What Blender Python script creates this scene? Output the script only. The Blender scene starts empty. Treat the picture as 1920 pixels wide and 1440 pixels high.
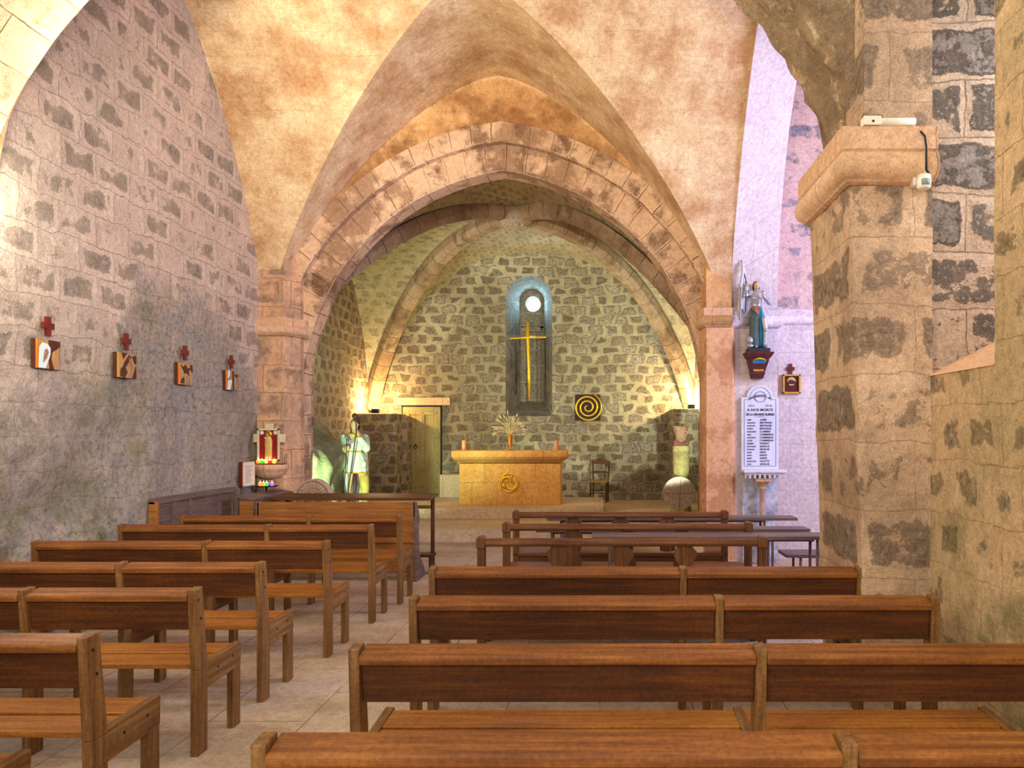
import bpy, bmesh, math, random
from mathutils import Vector, Matrix, noise
from math import sin, cos, pi, sqrt, radians

S = bpy.context.scene
COL = S.collection
# ------------------------------------------------------------------ camera, world, light, exposure
F = 1400.0                       # focal length in pixels for a 1920 wide picture
EYE = 1.65
cam = bpy.data.cameras.new('camera'); cam_o = bpy.data.objects.new('camera', cam); COL.objects.link(cam_o)
cam_o.location = (0, 0, EYE); cam_o.rotation_euler = (radians(90), 0, 0)
cam.sensor_width = 36; cam.lens = F/1920*36; cam.clip_end = 100; cam.clip_start = 0.05
cam.shift_x = -165/1920; cam.shift_y = 92/1920
S.camera = cam_o
S.view_settings.view_transform = 'Standard'; S.view_settings.look = 'None'
S.view_settings.gamma = 1; S.view_settings.use_curve_mapping = False
S.view_settings.exposure = 0.3

def lin(c):
    c = c.lstrip('#'); v = [int(c[i:i+2], 16)/255 for i in (0, 2, 4)]
    return [x/12.92 if x <= .04045 else ((x+.055)/1.055)**2.4 for x in v]
def C(c): return (*lin(c), 1)

W = bpy.data.worlds.new('world'); S.world = W; W.use_nodes = True
bg = W.node_tree.nodes['Background']; bg.inputs[0].default_value = C('#fff9f0'); bg.inputs[1].default_value = 1.1

def light(name, kind, loc, power, col, size=.1, target=None, sy=None, spot=None, blend=.5):
    l = bpy.data.lights.new(name, kind); o = bpy.data.objects.new(name, l); COL.objects.link(o)
    o.location = loc; l.energy = power; l.color = lin(col)
    if kind == 'AREA':
        l.size = size
        if sy: l.shape = 'RECTANGLE'; l.size_y = sy
    else: l.shadow_soft_size = size
    if kind == 'SPOT': l.spot_size = radians(spot); l.spot_blend = blend
    if target is not None:
        o.rotation_euler = (Vector(target)-Vector(loc)).to_track_quat('-Z', 'Y').to_euler()
    return o
# daylight through the chapel window on the right and the embrasure in the right wall, then an added fill
light('chapel_daylight', 'AREA', (5.6, 6.9, 3.7), 320, '#c2c4fc', 2.0, (1.2, 7.6, 3.0), 3.0)
light('embrasure_daylight', 'AREA', (2.95, 4.02, 3.4), 20, '#e6ecff', .6, (-.5, 4.6, 1.6), 1.8)
light('west_fill', 'AREA', (1.0, -3.6, 4.2), 110, '#fff4e6', 2.6, (-3.6, 7, 2.8), 2.2)  # unseen fill area added behind the camera to brighten the nave
# lamps of the church, and spots added to brighten it
light('nave_flood', 'POINT', (-4.06, 4.90, 3.3), 48, '#fff2dc', .06)
light('crown_fill_spot', 'SPOT', (-4.0, 4.92, 3.34), 360, '#fff0d6', .08, (-.4, 6.6, 5.5), spot=112, blend=.5)  # extra beam added at the flood's place to brighten the vault crown
light('vault_fill_spot', 'SPOT', (-1.3, -.6, 2.9), 1200, '#fff2d6', .3, (-1.3, 6.2, 6.0), spot=60, blend=.7)  # unseen spot added behind the camera to brighten the vault
light('left_wall_fill', 'SPOT', (.9, -.6, 2.9), 1050, '#fff4e4', .4, (-4.3, 6.8, 3.4), spot=58, blend=.8)  # added from behind the camera to brighten the left wall
light('right_wall_fill', 'SPOT', (-3.4, -.9, 2.6), 330, '#fff2dc', .4, (1.94, 3.2, 1.6), spot=46, blend=.8)  # soft unseen spot, added to lift the right wall
light('choir_lamp_left', 'POINT', (-4.72, 15.75, 2.30), 80, '#ffdc98', .04)
light('choir_lamp_right', 'POINT', (1.98, 15.85, 2.38), 110, '#ffe0a8', .04)
light('choir_flood_left', 'SPOT', (-4.12, 10.5, .78), 330, '#c8f2bc', .05, (-3.2, 16.4, 3.3), spot=84)
light('choir_flood_right', 'SPOT', (1.55, 10.5, .9), 660, '#e4f6e0', .05, (.4, 16.4, 3.4), spot=54, blend=.2)
light('choir_fill_left', 'SPOT', (-3.98, 10.5, 3.2), 400, '#fff4e4', .15, (-.4, 16.4, 3.0), spot=80)  # added fill hidden behind the left jamb, brightens the back wall
light('choir_fill_right', 'SPOT', (1.52, 10.5, 3.2), 380, '#fff4e4', .15, (-2.6, 16.4, 3.0), spot=80)  # its counterpart behind the right jamb, also added fill
light('oculus_daylight', 'AREA', (-1.54, 17.12, 4.62), 14, '#9adcff', .3, (-1.56, 15, 4.4))
light('altar_spot', 'SPOT', (-1.3, 10.6, 4.9), 110, '#ffd090', .08, (-1.6, 13.2, .7), spot=34)

# ------------------------------------------------------------------ node materials
class NT:
    def __init__(s, name):
        s.m = bpy.data.materials.new(name); s.m.use_nodes = True; s.t = s.m.node_tree
        s.b = s.t.nodes['Principled BSDF']
    def n(s, ty, **kw):
        x = s.t.nodes.new(ty)
        for k, v in kw.items():
            if k.startswith('i_'):
                key = k[2:]; key = int(key) if key.isdigit() else key.replace('_', ' ')
                s.put(x.inputs[key], v)
            else: setattr(x, k, v)
        return x
    def put(s, sock, v):
        if isinstance(v, bpy.types.NodeSocket): s.t.links.new(v, sock)
        elif v is not None: sock.default_value = v
    def noise(s, vec, scale, detail=4, rough=.6, out=0, dist=0):
        x = s.n('ShaderNodeTexNoise'); s.put(x.inputs['Vector'], vec)
        x.inputs['Scale'].default_value = scale; x.inputs['Detail'].default_value = detail
        x.inputs['Roughness'].default_value = rough; x.inputs['Distortion'].default_value = dist
        return x.outputs[out]
    def ramp(s, fac, stops, interp='LINEAR'):
        x = s.n('ShaderNodeValToRGB'); s.put(x.inputs[0], fac); r = x.color_ramp; r.interpolation = interp
        while len(r.elements) < len(stops): r.elements.new(.5)
        for e, (p, c) in zip(r.elements, stops):
            e.position = p; e.color = (c, c, c, 1) if isinstance(c, (int, float)) else (C(c) if isinstance(c, str) else c)
        return x.outputs[0]
    def mix(s, fac, a, b, mode='MIX'):
        x = s.n('ShaderNodeMix', data_type='RGBA', blend_type=mode)
        s.put(x.inputs[0], fac)
        for sock, v in ((x.inputs[6], a), (x.inputs[7], b)):
            s.put(sock, C(v) if isinstance(v, str) else ((v, v, v, 1) if isinstance(v, (int, float)) else v))
        return x.outputs[2]
    def math(s, op, a, b=None, c=None):
        x = s.n('ShaderNodeMath', operation=op)
        s.put(x.inputs[0], a)
        if b is not None: s.put(x.inputs[1], b)
        if c is not None: s.put(x.inputs[2], c)
        return x.outputs[0]
    def vmath(s, op, a, b=None, sc=None):
        x = s.n('ShaderNodeVectorMath', operation=op); s.put(x.inputs[0], a)
        if b is not None: s.put(x.inputs[1], b)
        if sc is not None: s.put(x.inputs['Scale'], sc)
        return x.outputs[0]
    def bump(s, h, strength, dist):
        x = s.n('ShaderNodeBump'); x.inputs['Strength'].default_value = strength; x.inputs['Distance'].default_value = dist
        s.put(x.inputs['Height'], h); s.t.links.new(x.outputs[0], s.b.inputs['Normal'])
    def done(s, col, rough=.9, metal=0):
        s.put(s.b.inputs['Base Color'], C(col) if isinstance(col, str) else col)
        s.put(s.b.inputs['Roughness'], rough); s.put(s.b.inputs['Metallic'], metal)
        s.b.inputs['Specular IOR Level'].default_value = .3
        return s.m

def masonry(name, plaster, stones, bw=.5, bh=.28, joint=.05, jit=.05, expose=.55, edge=.35, line=None, line_w=.006,
            offset=.5, tint=None, tint_scale=.7, tint_cut=(.5, .62), moss=None, bump=.6, pit=.75, pit_edge_dark='#3a3028', squash=1.0, rockzone=None, rubble=False):
    """stones in courses: rough faces show through a smoother mortar skin; joints run on the UV map, in metres"""
    n = NT(name)
    uv = n.n('ShaderNodeUVMap').outputs[0]
    pos = n.n('ShaderNodeNewGeometry').outputs['Position']
    j = n.noise(uv, 2.2, 3, .6, 1)
    d = n.vmath('SCALE', n.vmath('SUBTRACT', j, (.5, .5, .5)), sc=jit*4)
    d2 = n.vmath('SCALE', n.vmath('SUBTRACT', n.noise(uv, 9, 3, .6, 1), (.5, .5, .5)), sc=min(.06, jit*1.6))
    v = n.vmath('ADD', n.vmath('ADD', uv, d), d2)
    def brick(vec, ms, smooth):
        b = n.n('ShaderNodeTexBrick', offset=offset, squash=squash, squash_frequency=3); n.put(b.inputs['Vector'], vec)
        b.inputs['Color1'].default_value = (0, 0, 0, 1); b.inputs['Color2'].default_value = (1, 1, 1, 1)
        b.inputs['Mortar'].default_value = (.5, .5, .5, 1)
        b.inputs['Scale'].default_value = 1; b.inputs['Mortar Size'].default_value = ms
        b.inputs['Mortar Smooth'].default_value = smooth
        b.inputs['Brick Width'].default_value = bw; b.inputs['Row Height'].default_value = bh
        return b
    if rubble:
        sx = n.n('ShaderNodeSeparateXYZ'); n.put(sx.inputs[0], n.vmath('MULTIPLY', v, (1/bw, 1/bh, 0)))
        row = n.math('FLOOR', n.math('SUBTRACT', sx.outputs[1], .69))
        xx = n.math('MULTIPLY_ADD', n.math('FLOORED_MODULO', row, 2.0), .5, sx.outputs[0])
        vs = n.n('ShaderNodeCombineXYZ', i_0=xx, i_1=sx.outputs[1]).outputs[0]
        def vor(feat, out):
            x = n.n('ShaderNodeTexVoronoi', voronoi_dimensions='2D', feature=feat); n.put(x.inputs['Vector'], vs)
            x.inputs['Scale'].default_value = 1; x.inputs['Randomness'].default_value = .38; return x.outputs[out]
        dist = vor('DISTANCE_TO_EDGE', 'Distance'); rs = n.n('ShaderNodeSeparateColor'); n.put(rs.inputs[0], vor('F1', 'Color'))
        rnd = rs.outputs[0]; fac = n.ramp(dist, [(.02, 1.0), (.26, 0.0)])
    else:
        b1 = brick(v, joint, 1.0)
        rnd = b1.outputs['Color']; fac = b1.outputs['Fac']
    med = n.noise(pos, 5.5, 5, .65); fine = n.noise(pos, 20, 7, .75); grit = n.noise(pos, 90, 3, .7)
    big = n.noise(pos, tint_scale, 4, .6)
    # how far the rough stone shows
    e = n.math('ADD', n.math('MULTIPLY', fac, -1.0), n.math('MULTIPLY_ADD', med, 1.3 if rubble else 2.6, -.65 if rubble else -1.3))
    e = n.math('ADD', e, n.math('MULTIPLY_ADD', fine, .8 if rubble else 1.3, -.4 if rubble else -.65))
    e = n.math('ADD', e, n.math('MULTIPLY_ADD', rnd, .7, -.35))
    ex = n.ramp(n.math('ADD', e, expose), [(.0, 0.0), (edge, 1.0)])
    rz = None
    if rockzone:   # bare rock below a line that runs over the wall: (y / 12, height / 4) stops, and its colours
        sp = n.n('ShaderNodeSeparateXYZ'); n.put(sp.inputs[0], pos)
        hh = n.ramp(n.math('DIVIDE', sp.outputs[1], 12.0), rockzone[0])
        dz = n.math('SUBTRACT', n.math('MULTIPLY', hh, 4.0), sp.outputs[2])
        dz = n.math('ADD', dz, n.math('MULTIPLY_ADD', med, .9, -.45))
        rz = n.ramp(n.math('ADD', n.math('MULTIPLY', dz, 1.6), .5), [(.2, 0.0), (.8, 1.0)])
    k = len(stones)
    shade = n.math('MULTIPLY_ADD', n.math('SUBTRACT', rnd, .5), .45, n.math('MULTIPLY_ADD', med, .6, .2))
    sc = n.ramp(shade, [(.15+.7*i/max(1, k-1), c) for i, c in enumerate(stones)])
    sc = n.mix(n.ramp(fine, [(.37, 1.0), (.49, 0.0)]), sc, n.mix(pit, sc, pit_edge_dark))
    pl = n.mix(n.ramp(n.noise(pos, 3.1, 5, .6), [(.35, 0.0), (.68, 1.0)]), plaster[0], plaster[1])
    pl = n.mix(n.math('MULTIPLY', n.math('SUBTRACT', rnd, .4), .35), pl, plaster[-1])
    sc = n.mix(n.ramp(fine, [(.56, 0.0), (.68, .55)]), sc, plaster[-1])
    if rubble: sc = n.mix(n.math('MULTIPLY', n.ramp(n.math('MULTIPLY_ADD', fine, .1, dist), [(.12, 1.0), (.24, 0.0)]), .6), sc, pit_edge_dark)  # dark rim painted round each stone for its edge shadow
    col = n.mix(ex, pl, sc)
    if line:
        b2 = brick(v, line_w, .3)
        lm = n.math('MULTIPLY', b2.outputs['Fac'], n.ramp(n.noise(pos, 1.9, 3), [(.35, .25), (.6, .95)]))
        col = n.mix(lm, col, line)
    if rz is not None:
        rc = n.ramp(n.math('MULTIPLY_ADD', n.noise(pos, 1.3, 6, .68), .8, n.math('MULTIPLY', med, .2)), [(.32+.3*i/(len(rockzone[1])-1), c) for i, c in enumerate(rockzone[1])])
        rc = n.mix(n.ramp(fine, [(.3, .55), (.5, 0.0)]), rc, pit_edge_dark)
        col = n.mix(rz, col, rc)
    if tint: col = n.mix(n.math('MULTIPLY', n.ramp(n.math('MULTIPLY_ADD', med, .25, n.math('MULTIPLY', big, .85)), [(tint_cut[0], 0.0), (tint_cut[1], 1.0)]), tint[1]), col, tint[0])
    if moss:   # (colour, strength, scale, height it reaches)
        z = n.n('ShaderNodeSeparateXYZ'); n.put(z.inputs[0], pos)
        low = n.ramp(n.math('DIVIDE', z.outputs[2], moss[3]), [(.35, 1.0), (1.0, 0.0)])
        mm = n.math('MULTIPLY', n.ramp(n.noise(pos, moss[2], 5, .65), [(.5, 0.0), (.62, 1.0)]), low)
        col = n.mix(n.math('MULTIPLY', mm, moss[1]), col, moss[0])
    gr = n.ramp(n.math('MULTIPLY_ADD', grit, .5, n.math('MULTIPLY', fine, .5)), [(.34, .58), (.5, 1.0), (.66, 1.42)])
    col = n.mix(1.0, col, gr, 'MULTIPLY')
    if rz is not None: fac = n.math('MULTIPLY', fac, n.math('SUBTRACT', 1.0, rz)); ex = n.math('MAXIMUM', ex, n.math('MULTIPLY', rz, .8))
    h = n.math('MULTIPLY_ADD', fac, -.22, n.math('MULTIPLY', fine, n.math('MULTIPLY_ADD', ex, .75, .3)))
    h = n.math('MULTIPLY_ADD', med, .35, h); h = n.math('MULTIPLY_ADD', grit, .08, h)
    if line: h = n.math('MULTIPLY_ADD', b2.outputs['Fac'], -.5, h)
    n.bump(h, bump, .03)
    return n.done(col, .92)

def wood(name, c0, c1, c2, axis='x', rough=.5, bump=.12):
    n = NT(name); oc = n.n('ShaderNodeTexCoord').outputs['Object']
    oi = n.n('ShaderNodeObjectInfo').outputs['Random']
    sc = {'x': (1.2, 26, 26), 'y': (26, 1.2, 26), 'z': (26, 26, 1.2)}[axis]
    v = n.vmath('ADD', n.vmath('MULTIPLY', oc, sc), n.n('ShaderNodeCombineXYZ', i_0=n.math('MULTIPLY', oi, 37.0), i_1=n.math('MULTIPLY', oi, 11.0)).outputs[0])
    g = n.noise(v, 1.6, 6, .65); w = n.noise(oc, 2.3, 3, .5); f = n.noise(oc, 60, 4, .7)
    col = n.ramp(n.math('MULTIPLY_ADD', w, .35, n.math('MULTIPLY', g, .7)), [(.3, c0), (.52, c1), (.75, c2)])
    col = n.mix(1.0, col, n.ramp(f, [(.3, .72), (.5, 1.0), (.7, 1.3)]), 'MULTIPLY')
    n.bump(g, bump, .01)
    return n.done(col, n.ramp(g, [(.3, rough+.12), (.7, rough-.08)]))

def plain(name, c, c2=None, rough=.6, metal=0, scale=12, bump=0, emit=None, estr=0):
    n = NT(name); pos = n.n('ShaderNodeTexCoord').outputs['Object']
    f = n.noise(pos, scale, 5, .65)
    col = n.mix(n.ramp(f, [(.35, 0.0), (.65, 1.0)]), c, c2 or c)
    if bump: n.bump(f, bump, .01)
    if emit: n.b.inputs['Emission Color'].default_value = C(emit); n.b.inputs['Emission Strength'].default_value = estr
    return n.done(col, rough, metal)

M = {}
M['vault'] = masonry('vault_plaster', ['#ead2a8', '#cfaa7c', '#eed8b4'], ['#bf9460', '#d2ac78', '#b88c5c'], bw=.52, bh=.25, joint=.05, jit=.012, expose=-.45, edge=.6,
                     line='#c09a68', line_w=.002, tint=('#a8764a', .65), tint_scale=1.5, tint_cut=(.5, .68), bump=.2, pit=.4)
M['left'] = masonry('left_wall_stone', ['#d6c2ac', '#c8b29c', '#e0ccb6'], ['#a39284', '#b8a796', '#c8b8a6', '#ab9c8e'], bw=.44, bh=.27, joint=.085, jit=.035, expose=.04, edge=.6,
                    line='#98806e', line_w=.003, tint=('#b0a494', .5), tint_scale=.45, tint_cut=(.47, .6), moss=('#787a48', .7, 1.1, 2.9), bump=1.2, pit=.75, pit_edge_dark='#54463e',
                    rockzone=([(.3, .47), (.47, .48), (.54, .52), (.58, .78), (.70, .76), (.79, .5)], ['#85845f', '#a99e88', '#c2b29e', '#aca79e', '#cebaa2']))
M['rock'] = masonry('bare_rock', ['#a8a888', '#b4b49a', '#90966e'], ['#868c66', '#a4a686', '#6c7444'], bw=3, bh=2, joint=.02, jit=.3, expose=.35, edge=.7,
                    tint=('#8a8a5e', .7), tint_scale=.8, bump=1.0, pit=.6, pit_edge_dark='#4a4434')
M['east'] = masonry('choir_rubble_wall', ['#beb292', '#ad9f82', '#cabea0'], ['#665a4e', '#887b68', '#a69a86', '#cec6b0'], bw=.36, bh=.215, joint=.075, jit=.04, expose=.60, edge=.3, rubble=True,
                    tint=('#6a5238', .5), tint_scale=.5, tint_cut=(.48, .62), moss=('#5c5e24', .6, 1.8, 1.6), bump=.9, pit=.75)
M['choir_side'] = masonry('choir_side_rubble', ['#b4a088', '#a48f74', '#c4b298'], ['#6c5f50', '#8a7866', '#a89684'], bw=.34, bh=.22, joint=.07, jit=.04, expose=.5, edge=.3, rubble=True, bump=.9, pit=.75)
M['niche'] = masonry('window_niche_stone', ['#948676', '#82746a', '#a09284'], ['#6a5c50', '#80725f', '#8e8070'], bw=.5, bh=.4, joint=.03, jit=.05, expose=.3, edge=.4, bump=.8)  # browns darkened for the recess's shade as well as for real stain
M['choir_vault'] = masonry('choir_vault_rubble', ['#b4a484', '#c2b292', '#9e8e6e'], ['#8a7c60', '#a39276', '#b4a68a'], bw=.34, bh=.16, joint=.04, jit=.05, expose=.35, edge=.5, rubble=True, bump=.6, pit=.7)
M['eastwall'] = masonry('chancel_wall_plaster', ['#dcb07a', '#c89864', '#e4bc88'], ['#a87c50', '#86644a', '#be9466'], bw=.5, bh=.26, joint=.05, jit=.03, expose=-.2, edge=.5,
                        tint=('#8c5c34', .75), tint_scale=1.1, tint_cut=(.49, .62), bump=.5)
M['arch'] = masonry('arch_voussoirs', ['#e0bc9a', '#d0ac88', '#ecceae'], ['#a88060', '#c29a78', '#7a6048'], bw=.36, bh=.27, joint=.03, jit=.014, expose=-.12, edge=.4, offset=0,
                    line='#5a4030', line_w=.007, tint=('#7c5a40', .6), tint_scale=1.5, tint_cut=(.55, .62), bump=.7)
M['rib'] = masonry('rib_voussoirs', ['#b89c80', '#a68a6a', '#c8b298'], ['#8a7258', '#a68c70', '#6c563e'], bw=.9, bh=.36, joint=.02, jit=.01, expose=-.1, edge=.4, offset=0,
                   line='#3a2a1e', line_w=.008, tint=('#7c5c40', .5), tint_scale=1.2, bump=.6)
M['pier'] = masonry('pier_ashlar', ['#d4b492', '#c6a684', '#dec09e'], ['#a8947c', '#bca48a', '#98866f', '#b09a80'], bw=.85, bh=.40, joint=.12, jit=.02, expose=.22, edge=.35,
                    line='#a4866a', line_w=.003, tint=('#9a8068', .55), tint_scale=1.3, tint_cut=(.48, .6), bump=.9, pit_edge_dark='#5e4c3c')
M['wallR'] = masonry('right_wall_stone', ['#dcbc90', '#d0b084', '#e4c49a'], ['#7c7054', '#998e70', '#bc9c78'], bw=.36, bh=.3, joint=.13, jit=.03, expose=.05, edge=.3,
                     line='#a88460', line_w=.003, tint=('#a8986a', .45), tint_scale=.9, moss=('#66693c', .6, 2.4, 1.9), bump=.8)
M['pil'] = masonry('pilaster_ashlar', ['#dcb08a', '#cc9e76', '#e4bc98'], ['#a88c72', '#bc9c7e', '#96806a'], bw=.5, bh=.36, joint=.06, jit=.02, expose=-.05, edge=.35,
                    line='#8a6a50', line_w=.005, tint=('#98806c', .5), tint_scale=1.6, tint_cut=(.5, .6), bump=.7)
M['jamb'] = masonry('recess_jamb_stone', ['#cbb196', '#bba288', '#d6c0a8'], ['#ae9e8c', '#c2b2a0', '#a09080', '#ccc0b4'], bw=.62, bh=.34, joint=.06, jit=.02, expose=.2, edge=.4,
                     line='#8a705a', line_w=.004, bump=1.5, pit=.7, pit_edge_dark='#74665a')
M['rubble'] = masonry('rough_arch_rubble', ['#dcc09a', '#ccb08a', '#e6ccaa'], ['#c0a27c', '#ceb28c', '#dec29c'], bw=30, bh=30, joint=.001, jit=.02, expose=.5, edge=.7, bump=1.3, pit=.6)
M['archsoffit'] = masonry('near_arch_soffit', ['#d8c098', '#e4d0a8', '#ccb084'], ['#b8a078', '#ccb48c', '#9c8460'], bw=.7, bh=.3, joint=.05, jit=.01, expose=-.1, edge=.5,
                          line='#6e5638', line_w=.005, bump=.6)
M['chapel'] = masonry('chapel_plaster', ['#d8cac6', '#cebeba', '#e0d4d0'], ['#c0b0ac', '#cdb8ae'], bw=.55, bh=.3, joint=.03, jit=.005, expose=-.6, edge=.5,
                      line='#b09a90', line_w=.003, bump=.2, pit=.3)
M['chapel_up'] = masonry('chapel_upper_wall', ['#d8b8ac', '#cfa89c', '#e0c4b8'], ['#9a949a', '#a8a2a8', '#86808a'], bw=.6, bh=.32, joint=.12, jit=.05, expose=-.05, edge=.3, bump=.7)
M['smooth'] = masonry('smooth_plaster', ['#deb084', '#d8a87a', '#e4b88c'], ['#c8986a', '#d2a276'], bw=2, bh=2, joint=.01, jit=.02, expose=-.8, edge=.5,
                      tint=('#b07448', .55), tint_scale=1.3, tint_cut=(.56, .6), bump=.15, pit=.3)
M['capital'] = masonry('impost_stone', ['#d8b08a', '#caa27c', '#deb898'], ['#a07c5e', '#8a6c52'], bw=.9, bh=1, joint=.01, jit=.01, expose=-.4, edge=.6, line='#8a6a52', bump=.4)
M['altar'] = masonry('altar_limestone', ['#dca85c', '#d49c50', '#e4b468'], ['#c8924a', '#bc8440'], bw=.45, bh=.40, joint=.01, jit=.002, expose=-.6, edge=.6, line='#a87c3c', line_w=.006,
                       tint=('#c08238', .4), tint_scale=2, bump=.15, pit=.35)
M['step'] = masonry('step_limestone', ['#d8c2a2', '#ccb494', '#e2ceb2'], ['#b49c80', '#c4ae90'], bw=1.3, bh=1, joint=.01, jit=.004, expose=-.6, edge=.6, line='#8a7660', line_w=.005, bump=.2, pit=.4)
M['floor'] = masonry('floor_slabs', ['#c2ae94', '#b6a288', '#ccbaa0'], ['#8f7a64', '#a08a72'], bw=.95, bh=.56, joint=.012, jit=.002, expose=-.35, edge=.8, line='#7c6854', line_w=.006,
                     tint=('#a4855e', .5), tint_scale=1.1, bump=.2, pit=.5)
M['wood'] = wood('bench_wood', '#4c2a10', '#7e4a1e', '#aa6e30', 'x')
M['wood_v'] = wood('bench_post_wood', '#4a2e16', '#78522a', '#a07c4a', 'z')
M['wood_y'] = wood('bench_rail_wood', '#4a2e16', '#78522a', '#a07c4a', 'y')
M['wood_s'] = wood('bench_seat_wood', '#6a3c14', '#9a5e20', '#c08434', 'x', .45)  # brighter copy of the bench wood: light off the seats put into colour
M['wood_d'] = wood('dark_bench_wood', '#30180a', '#512c12', '#74441e', 'x')
M['pew'] = wood('old_pew_wood', '#44240f', '#6e421e', '#8f6034', 'x')
M['pew_v'] = wood('old_pew_upright_wood', '#44260f', '#6a4222', '#8f643c', 'z')
M['desk'] = wood('grey_weathered_wood', '#4c3a32', '#6c5850', '#8a7468', 'x')
M['desk_y'] = wood('grey_weathered_wood_long', '#4c3a32', '#6c5850', '#8a7468', 'y')
M['honey'] = wood('honey_wood', '#6a3c18', '#96602c', '#b8803e', 'x')
M['door'] = wood('pale_door_wood', '#7c6a3e', '#a08e5c', '#baa978', 'z', .8)
M['door_l'] = wood('pale_door_wood_cross', '#7c6a3e', '#a08e5c', '#baa978', 'x', .8)
M['gold'] = plain('gold_leaf', '#f4cc38', '#dca41c', .35, .5, 30)
M['goldpaint'] = plain('gold_paint', '#d8b23c', '#b88a24', .5, .1, 30)
M['darkpanel'] = plain('dark_brown_panel', '#3a2018', '#2c1610', .6)
M['candle'] = plain('orange_candle_wax', '#e2a068', '#d8905a', .5)
M['wheat'] = plain('dried_wheat', '#ecd09a', '#d0a868', .8)
M['vase'] = plain('copper_vase', '#d88c3c', '#b06820', .35, .3)
M['iron'] = plain('black_iron', '#1c1a1a', '#2a2624', .5, .6)
M['white'] = plain('white_plastic', '#f0ead8', '#e6dfca', .4)
M['lens'] = plain('grey_sensor_lens', '#7c9090', '#9aaaa8', .2)
M['cable'] = plain('black_cable', '#16161a', '#1c1c20', .5)
M['red'] = plain('dark_red_wood', '#7a241c', '#5c1a14', .5)
M['redcloth'] = plain('red_icon_ground', '#9a1c14', '#86160f', .6)
M['cream'] = plain('cream_wood', '#ddd2aa', '#cfc498', .6)
M['paper'] = plain('paper_sheet', '#e8dcc8', '#dccdb8', .8)
M['ink'] = plain('dark_ink', '#463a46', '#544650', .8)
M['marble'] = plain('pale_blue_marble', '#dfe4f2', '#cfd6ea', .35, scale=5)
M['marble_w'] = plain('white_marble', '#e9e8ee', '#d8d8e2', .35, scale=5)
M['mottled'] = plain('mottled_grey_marble', '#d8dae4', '#8c94a4', .5, scale=9, bump=.3)
M['colshaft'] = plain('streaked_marble_shaft', '#e8dcd2', '#c48454', .4, scale=7)
M['brownstone'] = plain('brown_carved_stone', '#b08a6c', '#8c6a50', .8, scale=14, bump=.5)
M['greystone'] = plain('pale_carved_stone', '#c8b4a0', '#a8947e', .9, scale=16, bump=.5)
M['colstone'] = plain('lichen_column_stone', '#c0b478', '#9a8e54', .9, scale=9, bump=.7)
M['skin'] = plain('painted_skin', '#d8b088', '#c49a70', .6)
M['mint'] = plain('white_mint_paint', '#d4e0d0', '#c0d0c0', .6, scale=6)
M['cape'] = plain('lavender_grey_paint', '#9a92a0', '#807888', .7)
M['hair'] = plain('dark_brown_hair', '#3c2418', '#54342a', .8)
M['yellow'] = plain('ochre_paint', '#d0b860', '#b8a04c', .7)
M['dark'] = plain('dark_stick', '#3a2c3c', '#4c3440', .6)
M['silver'] = plain('silver_armour', '#a8acb4', '#c4c0bc', .35, .5, 14)
M['blue'] = plain('sky_blue_paint', '#2c9ccc', '#1c7eb4', .5)
M['green'] = plain('grey_green_cloth', '#5c7268', '#4c6058', .7)
M['brownb'] = plain('maroon_bracket', '#6a3430', '#4a2826', .5)
M['black'] = plain('blackened_plinth', '#26282e', '#34363e', .5)
M['flagw'] = plain('white_flag_paint', '#d8dce4', '#c4c8d4', .6)
M['board'] = plain('honey_board', '#c89850', '#b8863e', .6)
M['brownp'] = plain('brown_paint', '#5a3020', '#462418', .6)
M['tanp'] = plain('tan_paint', '#c09660', '#b08650', .6)
M['whitep'] = plain('white_paint', '#e2f0ea', '#d4e6e0', .5)
M['orangep'] = plain('orange_edge', '#d86820', '#e08830', .5)
M['goldicon'] = plain('pale_gold_paint', '#e0c878', '#c8a850', .5, .1, 40)
M['wine'] = plain('wine_red_paint', '#5c1018', '#480c12', .5)
M['straw'] = plain('woven_straw', '#b89a50', '#8c7438', .9, scale=40)
M['grout'] = plain('brown_wood_box', '#b8803c', '#a87030', .8)
for k_, c_ in dict(red='#ff2020', orange='#ff8020', green='#20c040', purple='#a040c0', amber='#ffb040').items():
    M['glass_'+k_] = plain(k_+'_votive_glass', c_, c_, .2, emit=c_, estr=1.6)
M['flame'] = plain('candle_flame', '#fff0c0', '#fff0c0', .5, emit='#fff2c8', estr=14)
M['lampface'] = plain('lit_lamp_face', '#fff4d8', '#fff4d8', .5, emit='#ffe2a0', estr=30)
M['pane'] = plain('lit_window_pane', '#ffffff', '#ffffff', .3, emit='#c4ecff', estr=22)

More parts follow.
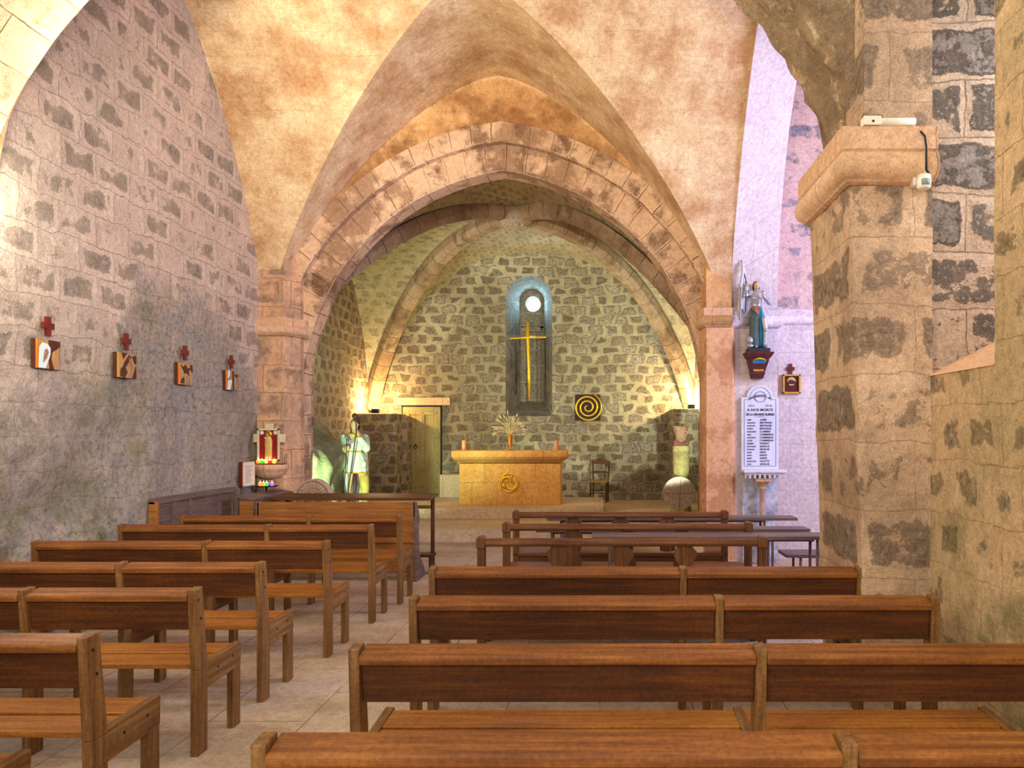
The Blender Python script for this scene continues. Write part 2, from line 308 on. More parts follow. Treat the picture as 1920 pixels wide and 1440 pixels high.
# ------------------------------------------------------------------ mesh helpers
class MB:
    def __init__(s): s.v = []; s.f = []; s.uv = []; s.sm = []
    def vert(s, p): s.v.append(Vector(p)); return len(s.v)-1
    def face(s, idx, uv=None, sm=False): s.f.append(tuple(idx)); s.uv.append(uv); s.sm.append(sm)
    def poly(s, pts, uv=None, sm=False): s.face([s.vert(p) for p in pts], uv, sm)
    def hexa(s, p):     # 8 points: bottom ring 0-3 counter-clockwise seen from above, top ring 4-7
        i = [s.vert(q) for q in p]
        for a in ((0, 3, 2, 1), (4, 5, 6, 7), (0, 1, 5, 4), (1, 2, 6, 5), (2, 3, 7, 6), (3, 0, 4, 7)): s.face([i[k] for k in a])
        return s
    def box(s, x0, x1, y0, y1, z0, z1):
        return s.hexa([(x0, y0, z0), (x1, y0, z0), (x1, y1, z0), (x0, y1, z0), (x0, y0, z1), (x1, y0, z1), (x1, y1, z1), (x0, y1, z1)])
    def prism(s, pts, a0, a1, axis='y'):
        """2D outline extruded along an axis; outline in the other two coordinates (xz for y, yz for x, xy for z)"""
        def mk(p, a):
            return {'y': (p[0], a, p[1]), 'x': (a, p[0], p[1]), 'z': (p[0], p[1], a)}[axis]
        n = len(pts); A = [s.vert(mk(p, a0)) for p in pts]; B = [s.vert(mk(p, a1)) for p in pts]
        s.face(A); s.face(B[::-1])
        for i in range(n): j = (i+1) % n; s.face([A[j], A[i], B[i], B[j]])
        return s
    def grid(s, fn, nu, nv, uvfn=None, sm=True, flip=False, skip=None):
        ids = [[s.vert(fn(i/nu, j/nv)) for j in range(nv+1)] for i in range(nu+1)]
        for i in range(nu):
            for j in range(nv):
                if skip and skip((i+.5)/nu, (j+.5)/nv): continue
                q = [(i, j), (i+1, j), (i+1, j+1), (i, j+1)]
                if flip: q = q[::-1]
                s.face([ids[a][b] for a, b in q], [uvfn(a/nu, b/nv) for a, b in q] if uvfn else None, sm)
        return s
    def tube(s, pts, rad, n=8, caps=True, sm=True, flat=1.0):
        pts = [Vector(p) for p in pts]; k = len(pts)
        if not isinstance(rad, (list, tuple)): rad = [rad]*k
        rings = []; ref = None
        for i, p in enumerate(pts):
            t = (pts[min(i+1, k-1)]-pts[max(i-1, 0)]).normalized()
            if ref is None: ref = Vector((0, 1, 0)) if abs(t.y) < .9 else Vector((1, 0, 0))
            a = (ref-t*ref.dot(t)).normalized(); ref = a; b = t.cross(a)
            rings.append([s.vert(p+(a*cos(2*pi*m/n)*flat+b*sin(2*pi*m/n))*rad[i]) for m in range(n)])
        for i in range(k-1):
            for m in range(n):
                q = (m+1) % n; s.face([rings[i][m], rings[i][q], rings[i+1][q], rings[i+1][m]], None, sm)
        if caps: s.face(rings[0][::-1]); s.face(rings[-1])
        return s
    def ell(s, c, r, nu=14, nv=9):
        c = Vector(c)
        ids = []
        for j in range(nv+1):
            th = pi*j/nv
            ids.append([s.vert(c+Vector((r[0]*sin(th)*cos(2*pi*i/nu), r[1]*sin(th)*sin(2*pi*i/nu), r[2]*cos(th)))) for i in range(nu)])
        for j in range(nv):
            for i in range(nu):
                q = (i+1) % nu; s.face([ids[j][i], ids[j+1][i], ids[j+1][q], ids[j][q]], None, True)
        return s
    def limb(s, pts, rad, n=10):
        s.tube(pts, rad, n)
        for p, r in zip(pts, rad if isinstance(rad, (list, tuple)) else [rad]*len(pts)): s.ell(p, (r, r, r), 10, 7)
        return s
    def lathe(s, prof, c=(0, 0, 0), n=20, sm=True, squash=(1, 1), fold=None):
        c = Vector(c); rings = []
        for r, z in prof:
            rings.append([s.vert(c+Vector((r*squash[0]*cos(2*pi*m/n)*(fold(2*pi*m/n, z) if fold else 1), r*squash[1]*sin(2*pi*m/n)*(fold(2*pi*m/n, z) if fold else 1), z))) for m in range(n)])
        for i in range(len(prof)-1):
            for m in range(n):
                q = (m+1) % n; s.face([rings[i][m], rings[i][q], rings[i+1][q], rings[i+1][m]], None, sm)
        s.face(rings[0][::-1]); s.face(rings[-1])
        return s
    def loft(s, rings, n=24, fold=None):
        """rings of (cx, cy, z, rx, ry)"""
        R = []
        for cx, cy, z, rx, ry in rings:
            R.append([s.vert((cx+rx*cos(2*pi*m/n)*(fold(2*pi*m/n, z) if fold else 1), cy+ry*sin(2*pi*m/n)*(fold(2*pi*m/n, z) if fold else 1), z)) for m in range(n)])
        for i in range(len(R)-1):
            for m in range(n):
                q = (m+1) % n; s.face([R[i][m], R[i][q], R[i+1][q], R[i+1][m]], None, True)
        s.face(R[0][::-1]); s.face(R[-1])
        return s
    def torus(s, c, R, r, normal='y', n=40, m=8, a0=0, a1=2*pi):
        pts = []
        for i in range(n+1):
            a = a0+(a1-a0)*i/n; u, w = R*cos(a), R*sin(a)
            d = {'y': (u, 0, w), 'x': (0, u, w), 'z': (u, w, 0)}[normal]
            pts.append(Vector(c)+Vector(d))
        full = abs(a1-a0-2*pi) < 1e-6
        return s.tube(pts, r, m, caps=not full)
    def build(s, name, mat, parent=None, loc=None, bevel=0, remesh=0, smooth_it=0, weld=False):
        me = bpy.data.meshes.new(name); me.from_pydata([tuple(p) for p in s.v], [], s.f)
        ul = me.uv_layers.new(name='UVMap'); k = 0
        for fi, p in enumerate(me.polygons):
            uv = s.uv[fi]; nrm = p.normal
            for li in range(p.loop_total):
                if uv: c = uv[li]
                else:
                    q = s.v[me.loops[p.loop_start+li].vertex_index]
                    ax = max(range(3), key=lambda a: abs(nrm[a]))
                    c = {0: (q.y, q.z), 1: (q.x, q.z), 2: (q.y, q.x)}[ax]
                ul.data[p.loop_start+li].uv = c
            p.use_smooth = s.sm[fi]
        if weld:
            bm = bmesh.new(); bm.from_mesh(me); bmesh.ops.remove_doubles(bm, verts=bm.verts, dist=1e-5); bm.to_mesh(me); bm.free()
        me.materials.append(M[mat] if isinstance(mat, str) else mat)
        o = bpy.data.objects.new(name, me); COL.objects.link(o)
        if parent: o.parent = parent
        if loc: o.location = loc
        if remesh:
            r = o.modifiers.new('join', 'REMESH'); r.mode = 'VOXEL'; r.voxel_size = remesh; r.use_smooth_shade = True
            if smooth_it:
                t = o.modifiers.new('smooth', 'SMOOTH'); t.iterations = smooth_it; t.factor = .5
        if bevel:
            b = o.modifiers.new('bevel', 'BEVEL'); b.width = bevel; b.segments = 2; b.limit_method = 'ANGLE'
        return o

def tag(o, label=None, cat=None, group=None, kind=None):
    if label: o['label'] = label
    if cat: o['category'] = cat
    if group: o['group'] = group
    if kind: o['kind'] = kind
    return o
def thing(name, label, cat, loc=(0, 0, 0), rz=0, group=None):
    o = bpy.data.objects.new(name, None); COL.objects.link(o); o.location = loc; o.rotation_euler = (0, 0, rz)
    o.empty_display_size = .1
    return tag(o, label, cat, group)
def struct(mb, name, mat, **kw): return tag(mb.build(name, mat, **kw), kind='structure')
def kids(o): return [c for c in bpy.data.objects if c.parent == o]
def copy_tree(o, parent=None):
    c = o.copy(); COL.objects.link(c); c.parent = parent
    for ch in kids(o): copy_tree(ch, c)
    return c
def X(px, D): return (px-1125)*D/F
def Z(py, D): return EYE+(812-py)*D/F
def rects(mb, x0, x1, z0, z1, y, hx0, hx1, hz0, hz1): pass
# ------------------------------------------------------------------ the building
AX, HA = -1.32, 2.98                 # nave bay: axis and half width
YC, HB = 7.4, 2.2                    # its centre and half depth
def prof(t, p, q, z0, H): return z0+H*max(0.0, 1-min(1, abs(t))**p)**q
def fN(t, near): return prof(t, 3.2, .62, 3.0, 3.25) if near else prof(t, 1.5, .75, 3.0, 3.25)
def fC(t, near): return prof(t, 2.0, 1.0, 2.2, 3.4) if near else prof(t, 2.5, .8, 2.2, 3.4)
def webs(mb, ax, ha, yc, hb, f, n=26, m=26, sides='LRNF'):
    for s in sides:
        def fn(a, b, s=s):
            r = a; t = 2*b-1
            if s in 'LR':
                x = ax+(-1 if s == 'L' else 1)*ha*r; v = r*t; return (x, yc+hb*v, f(v, v < 0))
            u = r*t; return (ax+ha*u, yc+(-1 if s == 'N' else 1)*hb*r, f(u, s == 'N'))
        def uv(a, b, s=s):
            x, y, z = fn(a, b); t = (2*b-1)*a
            arc = (hb if s in 'LR' else ha)*1.35*math.copysign(1-(1-abs(t))**1.0, t)
            return (x, arc) if s in 'LR' else (y, arc)
        mb.grid(fn, n, m, uv, True, flip=s in 'LF')
nv = MB(); webs(nv, AX, HA, YC, HB, fN)
struct(nv, 'ceiling', 'vault')
cv = MB(); CX, CHA, CY, CHB = -1.5, 3.55, 13.25, 3.2
webs(cv, CX, CHA, CY, CHB, fC)
struct(cv, 'ceiling_choir', 'choir_vault')

# left wall of the nave, rough rock low down
def bump3(p, s, seed=0): return noise.noise(Vector((p[0]*s+seed, p[1]*s, p[2]*s)))
def sstep(a, b, x): t = max(0, min(1, (x-a)/(b-a))); return t*t*(3-2*t)
def topL(y): return fN((y-YC)/HB, y < YC) if y > YC-HB else 6.2
lw = MB()
def lwf(a, b):
    y = -1+10.6*a; top = topL(y) if y > 5.2 else 6.2; top = max(top, 3.05); z = top*b
    k = sstep(2.7, 1.4, z)
    d = k*(.10*bump3((0, y, z), .9, 3)+.06*bump3((0, y, z), 2.3, 9)+.03*bump3((0, y, z), 6, 1)) + .012*bump3((0, y, z), 4, 5)
    return (-4.30-.03*k+d*.9, y, z)
lw.grid(lwf, 180, 90, lambda a, b: (lwf(a, b)[1], lwf(a, b)[2]), True, flip=True)
struct(lw, 'wall_left', 'left')

# floor and steps
fl = MB(); fl.poly([(-5, -3, 0), (6, -3, 0), (6, 11.3, 0), (-5, 11.3, 0)], [(-3, -5.0), (-3, 6), (11.3, 6), (11.3, -5.0)])
struct(fl, 'floor', 'floor')
st = MB(); st.box(-5.06, 2.1, 11.27, 16.5, -.05, .18); struct(st, 'floor_choir', 'step', bevel=.012)
st = MB(); st.box(-4.5, .06, 12.74, 14.9, .18, .37); struct(st, 'trim_1', 'step', bevel=.012)

# choir walls
def colwall(mb, x0, x1, n, y, lo, hi, rows=1, flip=False):
    mb.grid(lambda a, b: (x0+(x1-x0)*a, y, lo(x0+(x1-x0)*a)+(hi(x0+(x1-x0)*a)-lo(x0+(x1-x0)*a))*b), n, rows, None, False, flip=flip)
ctop = lambda x: fC((x-CX)/CHA, False)+.03
NX, NR, NSP, NSI = -1.56, .51, 4.60, 2.02        # window niche: centre, half width, spring, sill
bw_ = MB(); YB = 16.4
colwall(bw_, -5.05, NX-NR, 40, YB, lambda x: .1, ctop)
colwall(bw_, NX+NR, 2.05, 40, YB, lambda x: .1, ctop)
colwall(bw_, NX-NR, NX+NR, 24, YB, lambda x: .1, lambda x: NSI)
colwall(bw_, NX-NR, NX+NR, 24, YB, lambda x: NSP+sqrt(max(0, NR**2-(x-NX)**2)), ctop)
struct(bw_, 'wall_choir_back', 'east')
def outline(hw, sp, si, n=20):
    p = [(NX-hw, si)]+[(NX-hw, si+(sp-si)*i/6) for i in range(1, 6)]
    p += [(NX-hw*cos(pi*i/n), sp+hw*sin(pi*i/n)) for i in range(n+1)]
    p += [(NX+hw, sp-(sp-si)*i/6) for i in range(1, 6)]+[(NX+hw, si)]
    return p
o1 = outline(NR, NSP, NSI); o2 = outline(.27, 4.66, 2.36)
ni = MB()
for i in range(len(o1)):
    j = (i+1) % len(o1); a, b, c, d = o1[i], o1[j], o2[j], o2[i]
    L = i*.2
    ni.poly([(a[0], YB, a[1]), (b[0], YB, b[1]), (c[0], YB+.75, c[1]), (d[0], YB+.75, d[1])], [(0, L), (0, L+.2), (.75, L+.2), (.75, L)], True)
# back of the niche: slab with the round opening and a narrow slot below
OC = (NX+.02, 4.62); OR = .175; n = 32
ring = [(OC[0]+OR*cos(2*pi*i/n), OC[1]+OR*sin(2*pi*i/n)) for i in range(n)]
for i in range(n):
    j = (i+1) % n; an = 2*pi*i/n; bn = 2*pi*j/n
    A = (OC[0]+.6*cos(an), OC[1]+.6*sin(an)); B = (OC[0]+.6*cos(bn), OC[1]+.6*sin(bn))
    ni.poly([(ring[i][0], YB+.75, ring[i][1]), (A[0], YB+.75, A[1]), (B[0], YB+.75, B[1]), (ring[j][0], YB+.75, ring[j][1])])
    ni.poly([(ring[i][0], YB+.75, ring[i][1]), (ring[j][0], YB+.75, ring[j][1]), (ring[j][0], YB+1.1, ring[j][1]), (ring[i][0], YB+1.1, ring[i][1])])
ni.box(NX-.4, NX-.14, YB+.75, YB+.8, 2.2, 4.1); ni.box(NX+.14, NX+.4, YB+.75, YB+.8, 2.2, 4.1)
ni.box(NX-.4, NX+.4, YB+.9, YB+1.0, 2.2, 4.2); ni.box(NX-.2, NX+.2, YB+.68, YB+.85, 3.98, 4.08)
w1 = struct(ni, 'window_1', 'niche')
pb = MB(); pb.lathe([(OR, 0), (OR, .02)], n=32); po = pb.build('pane', 'pane', w1); po.rotation_euler = (radians(90), 0, 0); po.location = (OC[0], YB+1.05, OC[1])
rb = MB(); rb.torus((OC[0], YB+1.0, OC[1]), OR-.004, .012, 'y', 32, 6); rb.build('window_frame', 'iron', w1)

sw = MB()
for xx, fl_ in ((-5.05, True), (2.05, False)):
    def g(a, b, xx=xx):
        y = 10.06+6.34*a; return (xx+(.03*bump3((xx, y, b*4), 2)), y, .1+(fC((y-CY)/CHB, y < CY)-.07)*b)
    sw.grid(g, 40, 24, lambda a, b, g=g: (g(a, b)[1], g(a, b)[2]), True, flip=fl_)
struct(sw, 'wall_choir_sides', 'choir_side')

# diagonal ribs of the choir and their boss
def ribs(mb, dx, dy):
    N = 48; P = []
    for i in range(N+1):
        t = -1+2*i/N; y = CY+CHB*t*dy
        P.append(Vector((CX+CHA*t*dx, y, fC(t, t*dy < 0))))
    arc = 0; prev = None; side = Vector((CHB*dy, -CHA*dx, 0)).normalized(); w, h = .15, .2
    for i, p in enumerate(P):
        tg = (P[min(i+1, N)]-P[max(i-1, 0)]).normalized(); up = side.cross(tg)
        if up.z < 0: up = -up
        q = [p+side*w+up*.05, p+side*w-up*h*.55, p+side*w*.62-up*h, p-side*w*.62-up*h, p-side*w-up*h*.55, p-side*w+up*.05]
        if i: arc += (p-P[i-1]).length
        ids = [mb.vert(v) for v in q]
        if prev:
            us = [0, .2, .3, .55, .65, .85]
            for k in range(5): mb.face([prev[0][k], prev[0][k+1], ids[k+1], ids[k]], [(us[k], prev[1]), (us[k+1], prev[1]), (us[k+1], arc), (us[k], arc)], False)
        prev = (ids, arc)
for k, (dx, dy) in enumerate(((1, 1), (1, -1))):
    r = MB(); ribs(r, dx, dy); struct(r, 'trim_%d' % (2+k), 'rib')
bo = MB(); bo.lathe([(.02, 0), (.16, 0), (.25, .05), (.29, .12), (.29, .3)], c=(CX, CY, 5.29), n=24)
for i in range(10): bo.ell((CX+.17*cos(i*.628), CY+.17*sin(i*.628), 5.31), (.05, .05, .03), 8, 5)
struct(bo, 'trim_4', 'greystone')

# chancel arch: two orders in the east wall of the nave
EAX, EC, EZ = -1.27, .4, 2.08
def arcpts(R, n=40, zb=0.0):
    half = R-EC; am = math.acos(EC/R); L = []
    for i in range(9): L.append((EAX-half, zb+(EZ-zb)*i/9))
    for i in range(n+1):
        a = am*i/n; L.append((EAX+EC-R*cos(a), EZ+R*sin(a)))
    Rr = [(2*EAX-x, z) for x, z in L][::-1]
    return L+Rr[1:]
def band(mb, Ra, ya, Rb, yb, u0=0):
    A, B = arcpts(Ra), arcpts(Rb); arc = 0; wid = math.hypot(Rb-Ra, yb-ya)
    mid = len(A)//2
    acc = [0]
    for i in range(1, len(A)): acc.append(acc[-1]+math.hypot((A[i][0]+B[i][0]-A[i-1][0]-B[i-1][0])/2, (A[i][1]+B[i][1]-A[i-1][1]-B[i-1][1])/2))
    for i in range(len(A)-1):
        mb.poly([(A[i][0], ya, A[i][1]), (B[i][0], yb, B[i][1]), (B[i+1][0], yb, B[i+1][1]), (A[i+1][0], ya, A[i+1][1])],
                [(u0, acc[i]), (u0+wid, acc[i]), (u0+wid, acc[i+1]), (u0, acc[i+1])], False)
io = MB(); band(io, 3.02, 10.06, 3.02, 9.76, .03); band(io, 3.02, 9.76, 3.05, 9.72, 0); band(io, 3.05, 9.72, 3.35, 9.72, .02)
struct(io, 'trim_5', 'arch')
oo = MB(); band(oo, 3.35, 9.73, 3.35, 9.62, 0); band(oo, 3.35, 9.62, 3.37, 9.6, 0); band(oo, 3.37, 9.6, 3.60, 9.6, .05); band(oo, 3.60, 9.6, 3.62, 9.66, .3)
struct(oo, 'trim_6', 'arch')
ew = MB()
extr = lambda x: (EZ+sqrt(max(0, 3.61**2-(abs(x-EAX)+EC)**2)))
colwall(ew, -4.31, 1.68, 120, 9.63, extr, lambda x: max(extr(x), fN((x-AX)/HA, False)+.05), 6)
ew.box(-4.4, -3.93, 9.64, 10.04, 0, 2.6); ew.box(1.39, 2.3, 9.64, 10.04, 0, 2.6)
struct(ew, 'wall_east', 'eastwall')
bk = MB(); colwall(bk, -5.05, 2.05, 142, 10.07, lambda x: (EZ+sqrt(max(0, 3.04**2-(abs(x-EAX)+EC)**2)) if abs(x-EAX) < 2.62 else 0), lambda x: 6.0)
struct(bk, 'wall_choir_front', 'choir_side')

# corner pilasters with impost mouldings
def cornice(mb, path, profile, closed=False):
    """path: 2D corners, outward side to the left; profile: (outward, z)"""
    n = len(path); rings = []
    for i in range(n):
        p = Vector(path[i]); d0 = (p-Vector(path[i-1])).normalized() if i else None; d1 = (Vector(path[i+1])-p).normalized() if i < n-1 else None
        if d0 is None: d0 = d1
        if d1 is None: d1 = d0
        n0 = Vector((d0.y, -d0.x)); n1 = Vector((d1.y, -d1.x)); m = (n0+n1).normalized(); m = m/max(.3, m.dot(n0))
        rings.append([mb.vert((p.x+m.x*o, p.y+m.y*o, z)) for o, z in profile])
    L = 0
    for i in range(n-1):
        l2 = L+(Vector(path[i+1])-Vector(path[i])).length
        for k in range(len(profile)-1):
            v0 = sum(math.hypot(profile[q+1][0]-profile[q][0], profile[q+1][1]-profile[q][1]) for q in range(k)); v1 = v0+math.hypot(profile[k+1][0]-profile[k][0], profile[k+1][1]-profile[k][1])
            mb.face([rings[i][k], rings[i+1][k], rings[i+1][k+1], rings[i][k+1]], [(L, v0), (l2, v0), (l2, v1), (L, v1)], 1 < k < len(profile)-3)
        L = l2
    mb.face(rings[0][::-1]); mb.face(rings[-1])
def imp(z0, z1, o): # torus under a fascia
    h = z1-z0; r = [(0, z0), (o*.35, z0+h*.04)]
    for i in range(7): a = -pi/2+pi*i/6; r.append((o*.45+o*.55*cos(a), z0+h*.33+h*.25*sin(a)))
    return r+[(o*.75, z0+h*.6), (o*.75, z1), (0, z1+.01)]
pl = MB(); pl.prism([(-4.36, 9.66), (-4.32, 9.4), (-3.98, 9.4), (-3.86, 9.62), (-3.86, 9.75), (-4.36, 9.75)], 0, 3.95, 'z')
struct(pl, 'wall_pilaster_left', 'pil')
pr = MB(); pr.prism([(1.30, 9.75), (1.30, 9.55), (1.34, 9.4), (1.66, 9.4), (1.72, 9.5), (1.72, 9.75)], 0, 3.02, 'z'); struct(pr, 'wall_pilaster_right', 'smooth')
pr = MB(); pr.prism([(1.32, 9.75), (1.34, 9.42), (1.66, 9.42), (1.70, 9.75)], 3.02, 4.1, 'z'); struct(pr, 'wall_pilaster_right_top', 'eastwall')
ca = MB(); cornice(ca, [(-4.33, 9.4), (-3.98, 9.4), (-3.86, 9.62), (-3.86, 9.75)], imp(2.87, 3.1, .1)); struct(ca, 'trim_7', 'capital')
ca = MB(); cornice(ca, [(1.30, 9.75), (1.30, 9.55), (1.34, 9.4), (1.66, 9.4)], imp(2.98, 3.22, .07)); struct(ca, 'trim_8', 'capital')

# side chapel beyond the arcade on the right
def fS(v): return prof(v, 2.6, .62, 3.0, 3.1)
so = MB()
def sof(a, b):
    v = -1+2*a; y = YC+HB*.985*v; zi = fN(v*.97, v < 0)-.10; zo = fS(v)
    return (1.66+.6*b, y, zi+(max(zo, zi)-zi)*b)
so.grid(sof, 60, 8, lambda a, b: (sof(a, b)[0], a*9), True, flip=True)
so.grid(lambda a, b: (1.66, YC+HB*.985*(2*a-1), fN(.97*(2*a-1), a < .5)-.10+.2*b), 60, 1, None, False)
struct(so, 'ceiling_arcade', 'chapel')
jb = MB(); jb.box(1.70, 2.26, 9.5, 9.9, 0, 5.2); struct(jb, 'wall_arcade_jamb', 'chapel')
ca = MB(); cornice(ca, [(1.66, 9.5), (2.26, 9.5), (2.26, 9.74)], imp(2.98, 3.24, .07)); struct(ca, 'trim_9', 'chapel')
cw = MB(); cw.box(2.2, 5.7, 9.74, 10, 0, 3.14); struct(cw, 'wall_chapel_back', 'chapel')
cw = MB(); cw.box(2.2, 5.7, 9.76, 10, 3.14, 6.6); struct(cw, 'wall_chapel_back_upper', 'chapel_up')
ca = MB(); cornice(ca, [(2.27, 9.75), (5.7, 9.75)], imp(3.06, 3.26, .06)); struct(ca, 'trim_10', 'chapel')
cr = MB(); cr.box(5.7, 5.9, 5.2, 10, 0, 2.4); cr.box(5.7, 5.9, 5.2, 10, 5.3, 6.6); cr.box(5.7, 5.9, 5.2, 5.4, 2.4, 5.3); cr.box(5.7, 5.9, 8.4, 10, 2.4, 5.3)
cr.box(1.95, 5.9, 4.95, 5.2, 0, 6.6)
struct(cr, 'wall_chapel_right', 'chapel')
cc = MB(); cc.box(1.75, 5.9, 5.2, 10, 6.5, 6.6); struct(cc, 'ceiling_chapel', 'chapel')

# great pier on the right, with lean, and the arch across the nave above it
pi_ = MB()
def xl(z): return 1.56-.03*z
def prf(a, b):       # wrap: left face then front face
    z = 3.2*b; s = a*(.82+.55)
    if s < .82: x, y = xl(z), 5.2-s
    else: x, y = xl(z)+(s-.82)*((1.95-xl(z))/.55), 4.38
    nz = .012*bump3((x, y, z), 3)+.008*bump3((x, y, z), 9)
    return (x+nz, y+(nz if s > .82 else 0), z)
pi_.grid(prf, 60, 90, lambda a, b: (a*1.37-.82+.425, b*3.2), True)
pi_.poly([(xl(0), 5.2, 0), (xl(3.2), 5.2, 3.2), (2.5, 5.2, 3.2), (2.5, 5.2, 0)])
struct(pi_, 'wall_pier', 'pier')
ca = MB(); cornice(ca, [(1.47, 5.26), (1.47, 4.38), (1.95, 4.38)], imp(3.10, 3.42, .1))
ca.box(1.48, 1.945, 4.40, 5.24, 3.08, 3.415); struct(ca, 'trim_11', 'capital')
pu = MB(); pu.box(1.55, 1.95, 4.38, 4.7, 3.42, 7); struct(pu, 'wall_pier_top', 'pier')
def ringarc(mb, a0, a1, rough):
    R, zc, ax = 3.12, 2.5, -1.31; n = 70
    def g(a, b):
        an = radians(a0+(a1-a0)*a); y = 5.2-.65*b
        dr = rough*(bump3((an*3.1, y, 0), 5)*.05+bump3((an*3.1, y, 2), 14)*.03)
        return (ax+(R+dr)*cos(an), y, zc+(R+dr)*sin(an))
    mb.grid(g, n, 14, lambda a, b: (.65*b, R*radians(a0+(a1-a0)*a)), True, flip=True)
    def g2(a, b):
        p = g(a, 1); an = radians(a0+(a1-a0)*a); r = R+.8*b
        return (ax+r*cos(an) if b else p[0], 4.55, zc+r*sin(an) if b else p[2])
    mb.grid(g2, n, 1, lambda a, b: (.8*b, R*radians(a0+(a1-a0)*a)), False, flip=True)
    def g3(a, b):
        p = g(a, 0); an = radians(a0+(a1-a0)*a); r = R+.8*b
        return (ax+r*cos(an) if b else p[0], 5.2, zc+r*sin(an) if b else p[2])
    mb.grid(g3, n, 1, None, False)
ra = MB(); ringarc(ra, 8, 78, 1.0); struct(ra, 'trim_12', 'rubble')
ra = MB(); ringarc(ra, 78, 172, .12); struct(ra, 'trim_13', 'archsoffit')

# right wall of the nave with the splayed window recess
rw = MB()
rw.grid(lambda a, b: (1.94+.02*bump3((0, 4.38*a, 2*b), 2), -1+5.38*a, 1.985*b), 60, 20, lambda a, b: (-(-1+5.38*a), 1.985*b), True)
rw.grid(lambda a, b: (1.94+.02*bump3((0, 4.67*a, 4.2*b+2), 2), -1+4.67*a, 1.985+4.8*b), 50, 40, lambda a, b: (-(-1+4.67*a), 1.985+4.8*b), True)
struct(rw, 'wall_right', 'wallR')
sl = MB(); sl.poly([(1.93, 3.67, 1.985), (2.95, 3.67, 2.5), (2.95, 4.44, 2.5), (1.93, 4.44, 1.985)]); struct(sl, 'trim_14', 'smooth')
jm = MB(); jm.box(1.92, 3.0, 4.43, 5.2, 1.9, 6.8); struct(jm, 'wall_embrasure', 'jamb')
jn = MB(); jn.poly([(1.94, 3.67, 1.985), (3.0, 3.67, 1.985), (3.0, 3.67, 6.8), (1.94, 3.67, 6.8)]); struct(jn, 'wall_embrasure_near', 'wallR')

# piers at the back of the choir
def stub(x0, x1, y0, y1, z1, name):
    b = MB(); b.box(x0, x1, y0, y1, .17, z1); return struct(b, name, 'east', bevel=.03)
stub(-5.05, -4.24, 15.5, 16.42, 2.06, 'wall_stub_left'); stub(1.52, 2.1, 15.6, 16.42, 2.16, 'wall_stub_right')
b = MB(); b.box(-5.05, -4.12, 15.95, 16.42, .17, 2.0); struct(b, 'wall_stub_return', 'choir_side')
# rock outcrop on the left of the choir
rk = MB()
def rkf(a, b):
    y = 11.0+2.9*a; z = .15+1.78*b; top = 1.9-.5*a
    out = .80*(1-b**4)*(1-abs(2*a-1)**4)*(.9+.6*bump3((0, y, z), 1.3, 4))+.07*bump3((0, y, z), 5, 2)+.12*bump3((0, y*2.4, z*.5), 1.6, 7)
    return (-5.08+max(0, out), y, z)
rk.grid(rkf, 70, 50, lambda a, b: (a*2.9, b*1.78), True, flip=True)
struct(rk, 'wall_rock', 'rock')
# plank door in the back wall
d = tag(bpy.data.objects.new('door_1', None), kind='structure'); COL.objects.link(d); d.location = (-3.9, 16.36, .19)
b = MB(); b.box(-.41, .41, -.02, .03, 0, 2.03); b.build('door_leaf', 'door', d)
for nm, q in (('stile', (-.41, -.27)), ('stile', (.27, .41)), ('muntin', (-.04, .06))):
    b = MB(); b.box(q[0], q[1], -.045, -.02, 0, 2.03); b.build(nm, 'door', d, bevel=.005)
for z0, z1 in ((0, .4), (1.86, 2.03)):
    b = MB(); b.box(-.27, .27, -.043, -.02, z0, z1); b.build('cross_board', 'door_l', d, bevel=.005)
for xx in (-.37, -.13, .02, .34):
    for i in range(11): b = MB(); b.ell((xx, -.046, .1+.18*i), (.010, .006, .010), 6, 4); b.build('nail', 'iron', d)
b = MB(); b.torus((-.13, -.06, 1.16), .035, .008, 'y', 16, 6); b.ell((-.13, -.05, 1.2), (.018, .02, .018), 8, 5); b.build('door_handle', 'iron', d)
b = MB(); b.box(-.44, -.41, -.03, .03, 0, 2.06); b.box(.41, .43, -.03, .03, 0, 2.06); b.box(-.44, .43, -.03, .03, 2.03, 2.06); b.build('door_frame', 'iron', d)
b = MB(); b.box(-.62, .62, -.03, .1, 2.07, 2.24); b.build('lintel', 'capital', d, bevel=.01)
